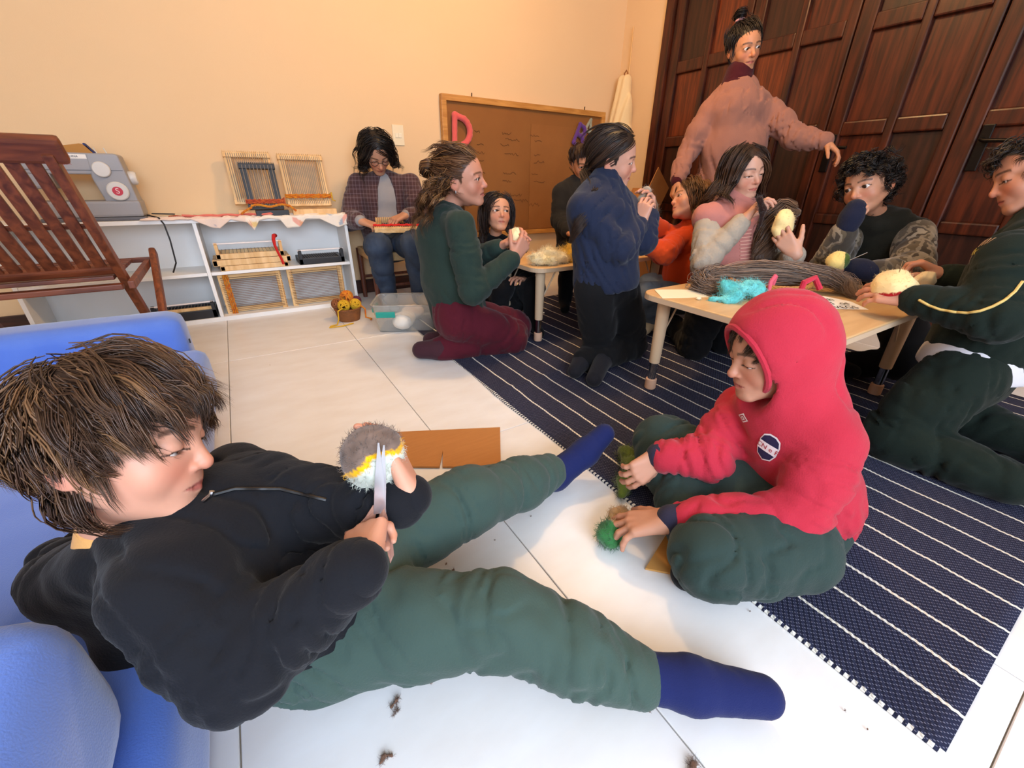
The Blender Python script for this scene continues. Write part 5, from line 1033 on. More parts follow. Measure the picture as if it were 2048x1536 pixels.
# green wool of the boy in red, cardboard corner, loose tufts on the tiles
g1 = az(1222, 1068, .035)
scene_wool('green_wool', SDF().ell(g1, (.038, .034, .032)).ell(az(1240, 1030, .04), (.03, .025, .02), k=.02), .0065, (34, 92, 46), label='green wool ball on the tiles under the red boy\'s hand', fuzz=900, fl=.025, amp=.005, freq=130, seed=41, col2=(60, 124, 70), colfn=lambda V, C: np.where(((V-g1)@look(g1, .3, 1, 0) > .028)[:, None], A(*lin((176, 140, 96))), C))
scene_wool('green_wool', SDF().chain([az(1252, 905, .03), az(1262, 935, .035), az(1250, 965, .03), az(1243, 990, .015)], [.026, .024, .018, .012], k=.02), .0065, (70, 84, 30), label='olive green wool strand beside the red boy\'s far hand', fuzz=900, fl=.03, amp=.005, freq=110, seed=42, col2=(96, 112, 44))
kc = [az(1330, 1075, 0)[:2], az(1400, 1055, 0)[:2], az(1395, 1160, 0)[:2], az(1290, 1140, 0)[:2]]
o = cardq(kc, .001, .006, 'cardboard_piece', None); o.data.materials[0] = M('cardboard_light', (206, 150, 78), .8, var=(12, .4, (190, 132, 62))); tag(o, 'small tan cardboard piece on the tiles in front of the red boy', 'cardboard')
g = random.Random(5)
for i, (x, y, sz) in enumerate(((905, 1143, 11), (892, 1128, 5), (945, 1150, 12), (880, 1118, 4), (1115, 1203, 8), (1075, 1213, 8), (1062, 1208, 5), (793, 1400, 15), (795, 1420, 12), (863, 1363, 8), (818, 1366, 7), (770, 1512, 14), (1302, 1414, 9), (1062, 1032, 4), (1385, 1528, 22), (1195, 1240, 4), (990, 1080, 3), (1500, 1222, 3), (1560, 1235, 3), (1690, 1420, 3), (1735, 1458, 3), (540, 730, 3))):
    c = az(x, y, .003); r_ = sz*.00075
    S = SDF().chain([c+A(-r_, -r_*.5, 0), c, c+A(r_*g.uniform(.3, 1), r_*g.uniform(-.6, 1), 0)], [r_*.14, r_*.24, r_*.1], k=.003)
    o = wool('wool_tuft', S, max(.0012, r_*.16), (110, 80, 64), fuzz=int(14+sz*4), fl=r_*1.2, fr=.00028, amp=r_*.2, freq=400, seed=50+i, col2=(112, 84, 66))
    lb = {0: 'brown wool tuft between the boy\'s legs, nearest the far knee', 2: 'darker brown wool tuft just right of the tuft at the far knee', 4: 'brown wool tuft on the tile joint between the two boys', 5: 'reddish wool tuft beside the near knee of the lounging boy', 7: 'long brown wool wisp on the tiles below the near thigh', 8: 'second wool wisp right under the long brown one', 9: 'small dark wool tuft right below the near thigh', 10: 'thin grey wool tuft left of the small dark one', 11: 'brown wool tuft at the bottom edge of the picture, left one', 12: 'brown wool tuft beside the heel of the near blue sock', 14: 'largest wool tuft at the bottom edge below the near blue sock'}.get(i)
    tag(o, lb or 'tiny brown wool crumb dropped on the floor tiles', 'wool', 'wool tufts on the tiles' if lb else 'tiny wool crumbs on the floor')
# loom in the lap of the plaid-shirted woman
ll = loom('weaving_loom', .26, .3, .032, m_pine, 20, 'pine loom with red weaving on the lap of the plaid-shirted woman', 'looms in use', woven=(m_yred, m_yred, .04, .06))
lx = look(ah(795, 458, 2.8), 1, .0, 0); lz = nrm(np.cross(A(0, 0, 1), lx)+A(0, 0, .12)); ll.matrix_world = frame4(ah(795, 462, 2.68), lx, np.cross(lz, lx))
# ================================================================ the people
# ---- boy in black hoodie, leaning back on the sofa
L_ = lambda k, r, u, a: look(J[k]['hd'], r, u, a)
k = 'lounging'; j = J[k]
P1, H, j, ax = person(k, 'boy in black hoodie and green trousers leaning on the blue sofa with scissors', (206, 150, 124), (52, 34, 24), s=.75,
    hands=(dict(f=L_(k, .55, .22, .75), n=L_(k, .35, -.75, .2), right=True, s=.8, curl=(1.0, 1.05, 1.1, 1.1), th=(1.0, .1, .1)), dict(f=L_(k, -.05, .95, .05), n=L_(k, -.75, .05, .6), right=False, s=.84, curl=(.3, .35, .4, .45), spread=.05, th=(.7, .3, .5))),
    eyes='down', vox=.011, hvox=.0025, nose=.95, cheek=1.12, neck_r=.2)
def len1(P):
    L = np.full(len(P), .5); fr_ = (P[:, 1] > .12); L[fr_] = np.interp(P[fr_, 2], [.1, .3, .42, .5], [.08, .2, .32, .4]); sd = (np.abs(P[:, 0]) > .22) & (P[:, 1] > -.12); L[sd] = np.interp(P[sd, 2], [-.1, .05, .2, .35], [.14, .26, .38, .46]); bk = P[:, 1] < -.25; L[bk & (P[:, 2] < 0)] = .22; return L
flow1 = crown_flow(.08, -.24, -.12, .12)
HC = ((58, 38, 27), (74, 50, 34), (92, 63, 42), (66, 44, 31), (118, 84, 54), (52, 34, 25))
put_hair(P1, hair_mesh(H, 6600, flow1, len1, m=9, lift=(.02, .15), grav=.16, jit=.16, curl=(.05, 9), r=(.00115, .0006), cols=HC, seed=3, fr=-.04, face=True, clump=26, cw=.03, tip=.45))
m_hood = fabric('black_fleece', (20, 21, 26), (300, .3, 3), .25)
def hood1(S):
    p = [ah(385, 1040, .47), ah(300, 1095, .40), ah(205, 1135, .37), ah(125, 1175, .385), ah(128, 1125, .45), ah(200, 1070, .53), ah(350, 1010, .57)]
    S.chain(p, [.016, .022, .028, .034, .034, .026, .018], k=.02)
    S.cone(ah(250, 1115, .42), ah(150, 1160, .42), .05, .042, k=.05); S.cone(ah(270, 1150, .41), ah(300, 1260, .40), .055, .07, k=.06)
sw1 = garment('hoodie', m_hood, P1, [(j['pv'], .108), (j['ws'], .108), (j['ch'], .104), (j['nk']*.55+j['ch']*.45, .068)], ax, 1.18, [[(j['ch']*.68+j['nk']*.32, .06), (j['sh'][q], .056), (j['sh'][q]*.5+j['el'][q]*.5, .061), (j['el'][q], .058), (j['wr'][q]+(j['el'][q]-j['wr'][q])*.12, .042)] for q in (0, 1)], vox=.0058, amp=.0055, freq=26, seed=4, extra=hood1, fold=.015, nf=2.6, grain=nrm(j['pv']-j['nk']))
for q in (0, 1):
    a, b = j['wr'][q], j['el'][q]; d = nrm(b-a); garment('cuff', m_hood, P1, limbs=[[(a+d*.005, .034), (a+d*.045, .037)]], vox=.005, amp=.001, fold=0)
d = nrm(j['nk']-j['hd']); c0 = j['nk']-d*.012
garment('tshirt_collar', fabric('tan_cotton', (214, 160, 96)), P1, limbs=[[(c0-d*.008, .053), (c0+d*.025, .06)]], vox=.005, amp=.001, fold=0, cuts=[(c0-d*.012, -d)])
m_gr = fabric('green_fleece', (60, 78, 71), (260, .35, 3), .4)
tr1 = garment('trousers', m_gr, P1, [(j['pv']+A(-.02, 0, .01), .105), (j['pv']+A(.03, 0, -.005), .10)], nrm(j['hp'][1]-j['hp'][0]), 1.35, [[(j['hp'][q], .086), (j['kn'][q]*.5+j['hp'][q]*.5, .079), (j['kn'][q], .071), (j['an'][q]*.6+j['kn'][q]*.4, .064), (j['an'][q], .049)] for q in (0, 1)], vox=.0056, amp=.0055, freq=24, seed=8, fold=.010, nf=2.2, grain=A(.3, .9, .2))
for q in (0, 1):
    a, b = j['an'][q], j['kn'][q]; d = nrm(b-a)
    for i_ in range(3): garment('ankle_cuff' if i_ == 0 else 'cuff_rib', m_gr, P1, limbs=[[(a+d*(-.004+.013*i_), .0475), (a+d*(.004+.013*i_), .048)]], vox=.006, amp=.001, fold=0)
m_sk = fabric('blue_sock', (23, 32, 80), (500, .3, 2), .3)
for q in (0, 1):
    a, t = j['an'][q], j['to'][q]; kn = j['kn'][q]; d = nrm(t-a)
    mid = a+(t-a)*.45
    garment('sock', m_sk, P1, limbs=[[(a+(kn-a)*.1, .036), (a, .036), (mid, .04), (t, .032)]] if q == 0 else [[(a+(kn-a)*.16, .041), (a+A(.02, .0, -.015), .041)], [(a+A(.02, 0, -.02), .041), (t*.5+a*.5+A(.03, 0, -.01), .038), (t, .03)]], vox=.005, amp=.0012, fold=.003, seed=3)
stitch([(418, 992), (470, 978), (560, 978), (665, 1003)], sw1, .0028, M('zip_black', (10, 10, 12), .5), 'zip', P1)
MB().tube([ah(408, 1002, .405), ah(422, 990, .405), ah(424, 982, .407)], .003, 8).build('zip_pull', m_chrome, P1, True, True)
# ---- boy in red hooded sweatshirt
k = 'red'; j = J[k]
P2, H, j, ax = person(k, 'boy in red hooded sweatshirt sitting cross-legged on the striped rug', (190, 138, 112), (58, 40, 28), s=.78,
    hands=(dict(f=look(j['wr'][0], -.85, -.42, .12), n=look(j['wr'][0], -.25, -.75, .55), right=False, s=1.0, curl=(.28, .3, .35, .42), spread=.2, th=(.75, .1, .2)), dict(f=look(j['wr'][1], -.6, -.75, -.05), n=look(j['wr'][1], -.5, -.2, .6), right=True, s=.82, curl=(.45, .5, .55, .6), spread=.08, th=(.5, .4, .3))),
    eyes='down', vox=.0122, hvox=.0026, cheek=1.05, neck_r=.19)
put_hair(P2, hair_mesh(H, 900, crown_flow(0, -.2, .1, .5), lambda P: np.interp(P[:, 1], [-.1, .2, .4], [.36, .26, .16]), root=lambda P: (P[:, 1] > .1) & (P[:, 2] < .38), clump=14, cw=.02, m=11, lift=(.0, .03), grav=.15, jit=.12, curl=(.015, 12), r=(.0016, .0008), cols=((52, 35, 24), (66, 46, 31), (84, 60, 40)), seed=5, fr=-.03))
m_red = fabric('red_fleece', (178, 42, 60), (320, .35, 3), .45)
def hood2(S):
    pass
HD = H
def red_extra(S):
    c = HD.w
    S.ell(c((0, -.07, .10)), A(.47, .56, .56)*HD.hh, R=HD.B, k=.02)
    S.cone(c((0, -.2, -.2)), j['nk'], .40*HD.hh, .095, k=.05); S.cone(c((0, .02, -.38)), j['nk']*.6+j['ch']*.4, .33*HD.hh, .09, k=.04)
    S.ell(c((0, -.03, .06)), A(.39, .45, .48)*HD.hh, R=HD.B, k=.012, op=1); S.ell(c((0, .50, -.08)), A(.40, .42, .45)*HD.hh, R=HD.B, k=.012, op=1)
    S.cone(c((0, .12, -.2)), c((0, .35, -.35)), .33*HD.hh, .28*HD.hh, k=.02, op=1)
sw2 = garment('sweatshirt', m_red, P2, [(j['pv'], .112), (j['ws'], .115), (j['ch'], .104), (j['nk'], .072)], ax, 1.15, [[(j['ch']*.5+j['nk']*.5, .068), (j['sh'][q], .054), (j['sh'][q]*.5+j['el'][q]*.5, .058), (j['el'][q], .054), (j['wr'][q]+(j['el'][q]-j['wr'][q])*.14, .044)] for q in (0, 1)], vox=.0057, amp=.005, freq=26, seed=14, extra=red_extra, fold=.015, nf=3, grain=nrm(j['pv']-j['nk']))
for q in (0, 1):
    a, b = j['wr'][q], j['el'][q]; d = nrm(b-a); garment('cuff', fabric('navy_rib', (44, 42, 62), (420, .5, 2)), P2, limbs=[[(a+d*.002, .0335), (a+d*.04, .036)]], vox=.005, amp=.001, fold=0)
rim = []
for t in np.linspace(-1.05, math.pi+1.05, 44):
    ph = np.linspace(.2, 1.7, 200); q = A(0, -.055, .085)+np.stack([.442*np.sin(ph)*math.cos(t), .535*np.cos(ph), .54*np.sin(ph)*math.sin(t)], 1)
    v = (((q-A(0, .50, -.08))/A(.40, .42, .45))**2).sum(1); i = np.argmax(v > 1.0); rim.append(tuple(HD.w(q[i])))
MB().tube(rim, .0075, 8).build('hood_hem', m_red, sw2, True, True)
MB().tube([tuple(HD.w((0, -.25, .6))), tuple(HD.w((.0, -.28, .68))), tuple(HD.w((.02, -.40, .70))), tuple(HD.w((0, -.44, .58)))], .006, 8).build('hood_loop', m_red, sw2, True, True)
m_gr2 = fabric('dark_green_fleece', (44, 60, 56), (260, .35, 3), .35)
tr2 = garment('trousers', m_gr2, P2, [(j['pv'], .11), (j['pv']+A(-.05, .03, -.01), .10)], nrm(j['hp'][1]-j['hp'][0]), 1.4, [[(j['hp'][q], .095), (j['kn'][q]*.5+j['hp'][q]*.5, .092), (j['kn'][q], .078), (j['an'][q], .054)] for q in (0, 1)], vox=.0062, amp=.005, seed=18, fold=.012, nf=2.4)
m_bk = fabric('black_sock', (14, 14, 17), (500, .3, 2), .25)
for q in (0, 1):
    a, t, kn = j['an'][q], j['to'][q], j['kn'][q]; garment('sock', m_bk, P2, limbs=[[(a+(kn-a)*.12, .036), (a, .037), (t, .032)]], vox=.006, amp=.001, fold=.002)
W_ = M('print_white', (232, 220, 222), .7); N_ = M('print_navy', (30, 26, 66), .7); R_ = M('print_red', (170, 36, 50), .7)
dia = lambda a, b: [(-a, 0), (0, -b), (a, 0), (0, b)]
ring_ = lambda a, b, c, d_: [[(-a, 0), (0, -b), (0, -d_), (-c, 0)], [(0, -b), (a, 0), (c, 0), (0, -d_)], [(a, 0), (0, b), (0, d_), (c, 0)], [(0, b), (-a, 0), (-c, 0), (0, d_)]]
decal(P2, sw2, (1486, 836), look(j['ch'], .35, 1, 0), [(ring_(1, .62, .72, .44), W_, .0012), (ring_(.45, .28, .2, .12), W_, .0012)], .019, 'chest_logo')
shield = [(-.62, .35), (-.5, .75), (-.2, .95), (.2, .95), (.5, .75), (.62, .35), (.62, -.3), (.45, -.75), (0, -1), (-.45, -.75), (-.62, -.3)]
band = [(-.56, .3), (.56, .3), (.56, -.3), (-.56, -.3)]
decal(P2, sw2, (1536, 895), look(j['ch'], .3, 1, .1), [([shield], W_, .0012), ([[(x*.9, y*.9) for x, y in shield]], N_, .0022), ([band], W_, .0032), (text_polys('CN e F', .46), R_, .0042)], .036, 'club_crest')
# ---- the others
SK = [(198, 146, 116), (186, 132, 102), (204, 156, 128)]
kw = lambda **k: k
# woman in dark green sweater kneeling at the far table
k = 'green'; j = J[k]
P, H, j, ax = person(k, 'woman in dark green sweater and maroon trousers kneeling at the far table', (192, 136, 112), (78, 50, 32), s=1,
    hands=(dict(f=look(j['wr'][0], .55, .75, .25), n=look(j['wr'][0], -.5, .2, .8), right=True, s=.95, curl=(.5, .55, .6, .7)), dict(f=look(j['wr'][1], .85, .45, -.1), n=look(j['wr'][1], .2, -.85, -.3), right=False, s=.95, curl=(.35, .4, .45, .5))), kid=False, nose=1.02, jaw=.97, cheek=.95, mouth_open=.4)
cols = ((74, 46, 28), (96, 62, 38), (60, 38, 24), (128, 88, 50))
bun = H.w((0, -.52, .22))
put_hair(P, hair_mesh(H, 751, knot_flow((0, -.55, .25)), lambda P: np.linalg.norm(P-A(0, -.55, .25), axis=1)*1.0, m=11, lift=(.02, .1), grav=.0, jit=.1, curl=(.02, 16), r=(.002, .0012), cols=cols, seed=2, root=lambda P: P[:, 2] > .02),
    hair_mesh(H, 867, part_flow(0, .9), 1.65, m=11, lift=(.08, .5), grav=.55, jit=.2, curl=(.055, 13), r=(.0022, .0009), cols=cols, seed=4, root=lambda P: (P[:, 2] < .12) & (P[:, 1] < -.02), caps=body_caps(j, .155, .075)),
    tail_mesh([H.w((.0, -.5, .2)), H.w((.12, -.62, .26)), H.w((.05, -.68, .14)), H.w((-.08, -.6, .12)), H.w((-.05, -.55, .28)), H.w((.08, -.58, .3))], [.02, .026, .026, .026, .024, .016], 160, cols, r=(.002, .0012)))
m1 = fabric('bottle_green_knit', (36, 52, 46), (420, .5, 3), .3)
dress_top(P, j, ax, 'sweater', m1, (.135, .135, .13, .07), (.07, .058, .044), seed=22, vox=.008, hem=.02, fold=.016)
garment('shirt_hem', fabric('cream_hem', (206, 190, 160)), P, [(j['pv']-A(0, 0, .005), .124), (j['pv']+A(0, 0, .01), .125)], ax, 1.3, vox=.01, amp=.001)
dress_legs(P, j, 'trousers', fabric('maroon_corduroy', (78, 18, 32), (200, .35, 2), .3), (.1, .098, .085, .058), .13, 1.3, seed=23, vox=.009)
dress_feet(P, j, 'boot_sock', fabric('plum_felt', (62, 34, 42), (200, .3, 2)), .05)
MB().tube([H.w((.36, -.03, -.16)), H.w((.365, -.03, -.2))], .004, 8).build('earring', m_chrome, P, True, True)
MB().lathe(tuple(J[k]['wr'][1]+look(J[k]['wr'][1], .85, .45, -.1)*.09), [(.009, -.003), (.011, 0), (.009, .003)], 12, tuple(look(J[k]['wr'][1], .85, .45, -.1))).build('ring', M('gold', (212, 168, 84), .25, metal=1), P, True, True)
# woman in plaid shirt on the low chair
def plaid_mat():
    m = bpy.data.materials.new('plaid_flannel'); m.use_nodes = True; N, L = m.node_tree.nodes, m.node_tree.links; b = N['Principled BSDF']; b.inputs['Roughness'].default_value = .9; b.inputs['Sheen Weight'].default_value = .2
    tc = N.new('ShaderNodeTexCoord'); mp = N.new('ShaderNodeMapping'); mp.inputs['Rotation'].default_value = (0, 0, .35); L.new(tc.outputs['Object'], mp.inputs[0]); sp = N.new('ShaderNodeSeparateXYZ'); L.new(mp.outputs[0], sp.inputs[0]); fac = None
    for ch, per in (('X', .042), ('Z', .05)):
        for ph, wd in ((0, .07), (.5, .16)):
            a = N.new('ShaderNodeMath'); a.operation = 'MULTIPLY_ADD'; L.new(sp.outputs[ch], a.inputs[0]); a.inputs[1].default_value = 1/per; a.inputs[2].default_value = ph
            f_ = N.new('ShaderNodeMath'); f_.operation = 'FRACT'; L.new(a.outputs[0], f_.inputs[0]); c = N.new('ShaderNodeMath'); c.operation = 'LESS_THAN'; L.new(f_.outputs[0], c.inputs[0]); c.inputs[1].default_value = wd
            s_ = N.new('ShaderNodeMath'); s_.operation = 'MULTIPLY'; L.new(c.outputs[0], s_.inputs[0]); s_.inputs[1].default_value = .28 if ph == 0 else .14
            if fac is None: fac = s_.outputs[0]
            else:
                t = N.new('ShaderNodeMath'); t.operation = 'ADD'; L.new(fac, t.inputs[0]); L.new(s_.outputs[0], t.inputs[1]); fac = t.outputs[0]
    mx = N.new('ShaderNodeMix'); mx.data_type = 'RGBA'; L.new(fac, mx.inputs[0]); mx.inputs[6].default_value = (*lin((66, 38, 40)), 1); mx.inputs[7].default_value = (*lin((150, 132, 140)), 1); L.new(mx.outputs[2], b.inputs['Base Color']); return m
k = 'plaid'; j = J[k]
P, H, j, ax = person(k, 'woman with glasses and plaid shirt sitting against the wall weaving', (190, 138, 108), (22, 15, 13), s=1,
    hands=(dict(f=look(j['wr'][0], .75, -.3, -.3), n=A(.1, .2, -1), right=True, s=.95, curl=(.55, .6, .65, .7)), dict(f=look(j['wr'][1], -.75, -.3, -.3), n=A(0, .2, -1), right=False, s=.95, curl=(.5, .55, .6, .65))), kid=False, eyes='down', nose=1.1, jaw=.95, cheek=.95)
cols = ((20, 14, 12), (30, 21, 18), (15, 11, 10))
put_hair(P, hair_mesh(H, 1271, part_flow(.02, .05), 1.55, m=13, lift=(.05, .3), grav=.5, jit=.1, curl=(.05, 12), r=(.0023, .0010), cols=cols, seed=6, caps=body_caps(j, .16, .08)))
gl = MB()
for sx in (-1, 1): gl.tube([H.w((sx*.15+.098*math.cos(t), .42-.02*abs(math.cos(t)), -.03+.075*math.sin(t))) for t in np.linspace(0, 6.283, 24)], .0016, 6, False); gl.tube([H.w((sx*.245, .40, -.01)), H.w((sx*.33, .2, .0)), H.w((sx*.35, -.02, .0))], .0016, 6)
gl.tube([H.w((-.055, .43, -.01)), H.w((0, .44, .0)), H.w((.055, .43, -.01))], .0016, 6); gl.build('glasses', m_black, P, True, True)
garment('tshirt', fabric('grey_marl', (150, 148, 150)), P, [(j['pv'], .115), (j['ws'], .118), (j['ch'], .122), (j['nk'], .062)], ax, 1.3, vox=.01, amp=.002, seed=3)
pm = plaid_mat(); front = look(j['ch'], .05, -.1, -1)
def open_front(S):
    a, b = j['nk']+front*.1, j['pv']+front*.13; S.cone(a+A(0, 0, .03), b, .045, .085, k=.01, op=1, e=1); S.cone(a+front*.05, b+front*.05, .06, .11, k=.01, op=1)
dress_top(P, j, ax, 'plaid_shirt', pm, (.145, .142, .138, .075), (.074, .064, .052), seed=31, vox=.009, hem=.06, extra=open_front, cut=.22)
for q in (0, 1):
    a, b = j['wr'][q], j['el'][q]; d = nrm(b-a); garment('cuff', fabric('grey_cuff', (150, 148, 150)), P, limbs=[[(a+d*.01, .035), (a+d*.06, .038)]], vox=.008, amp=.001)
dress_legs(P, j, 'jeans', fabric('dark_denim', (44, 56, 76), (500, .35, 3), .1, var=(9, .6, (74, 88, 108))), (.094, .088, .074, .062), .12, seed=33, vox=.0095)
dress_feet(P, j, 'shoe', fabric('grey_shoe', (140, 136, 134)), .042)
# girl with long dark hair behind the far table
k = 'darkhair'; j = J[k]
P, H, j, ax = person(k, 'girl with long straight dark hair sitting on the floor behind the far table', (200, 148, 120), (34, 20, 16), s=.8,
    hands=tuple(dict(f=look(j['wr'][q], .5-q, .1, -.8), n=A(0, 0, -1), right=q == 0, s=.82) for q in (0, 1)), gaze=(-.25, 1, 0), jaw=.95)
put_hair(P, hair_mesh(H, 982, part_flow(-.03, .05), 1.5, m=11, lift=(.03, .14), grav=.6, jit=.05, r=(.0022, .0010), cols=((34, 20, 16), (46, 28, 21), (26, 16, 13)), seed=8, caps=body_caps(j, .125, .06)))
mk = fabric('black_knit', (16, 15, 17), sheen=.2); dress_top(P, j, ax, 'black_top', mk, (.105, .1, .1, .06), seed=35, vox=.01); dress_legs(P, j, 'leggings', mk, (.075, .07, .06, .045), .1, seed=36, vox=.015); dress_feet(P, j, 'sock', mk, .034)
# boy in dark jacket peeking from behind
k = 'peek'; j = J[k]
P, H, j, ax = person(k, 'boy in dark jacket with brown fringe, partly hidden by the navy-sweater girl', (190, 132, 98), (44, 26, 18), s=.78,
    hands=tuple(dict(f=look(j['wr'][q], .5-q, -.2, -.8), n=A(0, 0, -1), right=q == 0, s=.8) for q in (0, 1)), fr=-.06)
put_hair(P, hair_mesh(H, 693, crown_flow(0, -.15, 0, .0), lambda P: np.where(np.abs(P[:, 0]) > .2, .26, np.interp(P[:, 1], [-.1, .15, .4], [.5, .34, .17])), m=11, lift=(.02, .1), grav=.25, jit=.12, curl=(.015, 10), r=(.0022, .0009), cols=((44, 26, 18), (60, 36, 23), (34, 21, 15)), seed=10))
dress_top(P, j, ax, 'jacket', fabric('charcoal_shell', (34, 32, 30), (60, .3, 3), .15), (.105, .108, .108, .07), (.06, .054, .044), seed=37, vox=.01, fold=.017); dress_legs(P, j, 'trousers', mk, (.078, .072, .06, .045), .1, seed=38, vox=.015); dress_feet(P, j, 'shoe', mk, .036)
# girl in navy fleece kneeling upright
k = 'navy'; j = J[k]
P, H, j, ax = person(k, 'girl with ponytail in navy fleece kneeling upright between the two tables', (196, 146, 124), (32, 22, 18), s=.8,
    hands=(dict(f=look(j['wr'][0], .15, .95, .1), n=look(j['wr'][0], .4, .1, .8), right=True, s=.85, curl=(.6, .65, .7, .75)), dict(f=look(j['wr'][1], -.2, .9, 0), n=look(j['wr'][1], -.6, 0, -.6), right=False, s=.85, curl=(.6, .65, .7, .75))), gaze=(0, 1, -.3), mouth_open=.5)
cols = ((32, 22, 18), (44, 30, 24), (58, 40, 30))
put_hair(P, hair_mesh(H, 982, knot_flow((.0, -.42, -.26)), lambda P: np.linalg.norm(P-A(0, -.42, -.26), axis=1)*1.02, m=12, lift=(.0, .05), grav=.0, jit=.03, cw=.02, r=(.0021, .0010), cols=cols, seed=12, fr=.03, root=lambda P: (P[:, 1] < .22) | (P[:, 2] > .34)),
    tail_mesh([H.w((0, -.38, -.24)), H.w((0, -.47, -.34)), ah(1190, 388, 1.77), ah(1172, 425, 1.72), ah(1155, 455, 1.70), ah(1140, 486, 1.70)], [.014, .024, .026, .026, .02, .006], 380, cols, m=18, r=(.002, .001), curl=(.004, 1)))
MB().lathe(tuple(H.w((0, -.44, -.3))), [(.014, -.006), (.02, 0), (.014, .006)], 14, tuple(H.F)).build('hair_tie', m_black, P, True, True)
mn = fabric('navy_fleece', (30, 38, 60), (340, .4, 3), .4)
def collar(S): S.cone(j['nk'], j['nk']+nrm(H.c-j['nk'])*.035, .066, .06, k=.02)
dress_top(P, j, ax, 'fleece', mn, (.128, .115, .116, .07), (.064, .056, .042), e=1.28, seed=41, vox=.0075, hem=-.01, extra=collar, fold=.016)
mt = fabric('black_jersey', (17, 17, 19), sheen=.2); dress_legs(P, j, 'trousers', mt, (.084, .082, .07, .05), .105, seed=42, vox=.0085); dress_feet(P, j, 'sock', fabric('charcoal_sock', (30, 30, 36)), .04)
# girl in orange hoodie
k = 'orange'; j = J[k]
P, H, j, ax = person(k, 'girl in orange hoodie and jeans sitting behind the near table, seen in profile', (196, 142, 112), (96, 64, 38), s=.7,
    hands=(dict(f=look(j['wr'][0], -.7, .5, .2), n=look(j['wr'][0], 0, .4, .8), right=False, s=.72, curl=(.5, .55, .6, .65)), dict(f=look(j['wr'][1], -.6, .6, 0), n=look(j['wr'][1], 0, -.2, -.9), right=True, s=.72)), eyes='open', gaze=(0, 1, -.1), cheek=1.1, nose=.9)
put_hair(P, hair_mesh(H, 982, part_flow(0, .15), lambda P: np.where((P[:, 1] > .24), .4, 1.25), m=11, lift=(.03, .16), grav=.45, jit=.1, curl=(.02, 10), r=(.0021, .001), cols=((98, 66, 38), (122, 84, 50), (80, 54, 32)), seed=14, caps=body_caps(j, .13, .065)),
         )
mo = fabric('orange_fleece', (196, 66, 22), (320, .4, 3), .4)
def ohood(S): S.chain([j['nk']+look(j['nk'], -.3, .1, -.3)*.06, j['nk']+look(j['nk'], .6, .1, -.5)*.07, j['nk']+look(j['nk'], .8, -.3, .3)*.09, j['nk']+look(j['nk'], -.1, 0, .6)*.06], [.022, .03, .034, .022], k=.02)
dress_top(P, j, ax, 'hoodie', mo, (.112, .108, .105, .066), (.06, .052, .042), seed=44, vox=.008, extra=ohood, hem=.02, fold=.017); dress_legs(P, j, 'jeans', fabric('light_denim', (96, 104, 112), (500, .35, 3), .1), (.076, .07, .06, .05), .1, seed=45, vox=.009); dress_feet(P, j, 'sock', fabric('beige_sock', (204, 176, 138)), .036)
# girl in pink vest
k = 'vest'; j = J[k]
P, H, j, ax = person(k, 'girl with long brown hair in pink vest and grey knit sleeves holding a strand', (198, 150, 126), (52, 33, 22), s=.8,
    hands=(dict(f=look(j['wr'][0], .5, .8, .05), n=look(j['wr'][0], .75, -.45, .1), right=True, s=.88, curl=(.55, .6, .7, .8), th=(.7, .5, .4)), dict(f=look(j['wr'][1], -.6, .6, -.05), n=look(j['wr'][1], -.1, .3, .85), right=False, s=.88, curl=(.3, .32, .36, .4), th=(.8, .2, .2))), eyes='down', jaw=.95)
put_hair(P, hair_mesh(H, 1156, part_flow(.02, -.12), 1.75, m=11, lift=(.02, .12), grav=.6, jit=.025, curl=(.006, 8), clump=16, cw=.03, tip=.9, r=(.0022, .0010), cols=((52, 33, 22), (68, 45, 30), (42, 27, 18), (88, 60, 40)), seed=16, caps=body_caps(j, .15, .075)))
mg = fabric('grey_cable_knit', (164, 152, 136), (110, .9, 2), .3); mp_ = fabric('pink_vest', (180, 116, 106), (240, .4, 3), .35)
dress_top(P, j, ax, 'sweater', mg, (.095, .095, .1, .06), (.056, .05, .042), seed=47, vox=.008, hem=0, amp=.004)
dress_top(P, j, ax, 'vest', mp_, (.12, .12, .124, .07), (.068, .05, .04), seed=48, vox=.008, hem=.03, sleeves=False, amp=.006, extra=lambda S: S.cone(j['nk'], j['nk']+nrm(H.c-j['nk'])*.02, .06, .052, k=.02))
vst = [c for c in P.children if c.name.startswith('vest')][0]
for y_ in range(462, 524, 7): stitch([(1480, y_), (1492, y_-1), (1504, y_-3)], vst, .0028, fabric('pink_rib', (214, 158, 140)), 'rib', vst)
dress_legs(P, j, 'trousers', mt, (.085, .08, .068, .05), .11, seed=49, vox=.009); dress_feet(P, j, 'sock', mt, .036)
# curly-haired boy at the end of the near table
def camo(name, cs, sc=14):
    m = bpy.data.materials.new(name); m.use_nodes = True; N, L = m.node_tree.nodes, m.node_tree.links; b = N['Principled BSDF']; b.inputs['Roughness'].default_value = .95; b.inputs['Sheen Weight'].default_value = .3
    tc = N.new('ShaderNodeTexCoord'); n = N.new('ShaderNodeTexNoise'); n.inputs['Scale'].default_value = sc; n.inputs['Detail'].default_value = 3; L.new(tc.outputs['Object'], n.inputs[0]); r = N.new('ShaderNodeValToRGB'); r.color_ramp.interpolation = 'CONSTANT'; L.new(n.outputs[0], r.inputs[0])
    while len(r.color_ramp.elements) < len(cs): r.color_ramp.elements.new(.5)
    for i, c in enumerate(cs): r.color_ramp.elements[i].position = [0, .42, .5, .57, .66][i]; r.color_ramp.elements[i].color = (*lin(c), 1)
    L.new(r.outputs[0], b.inputs['Base Color']); return m
k = 'curly'; j = J[k]
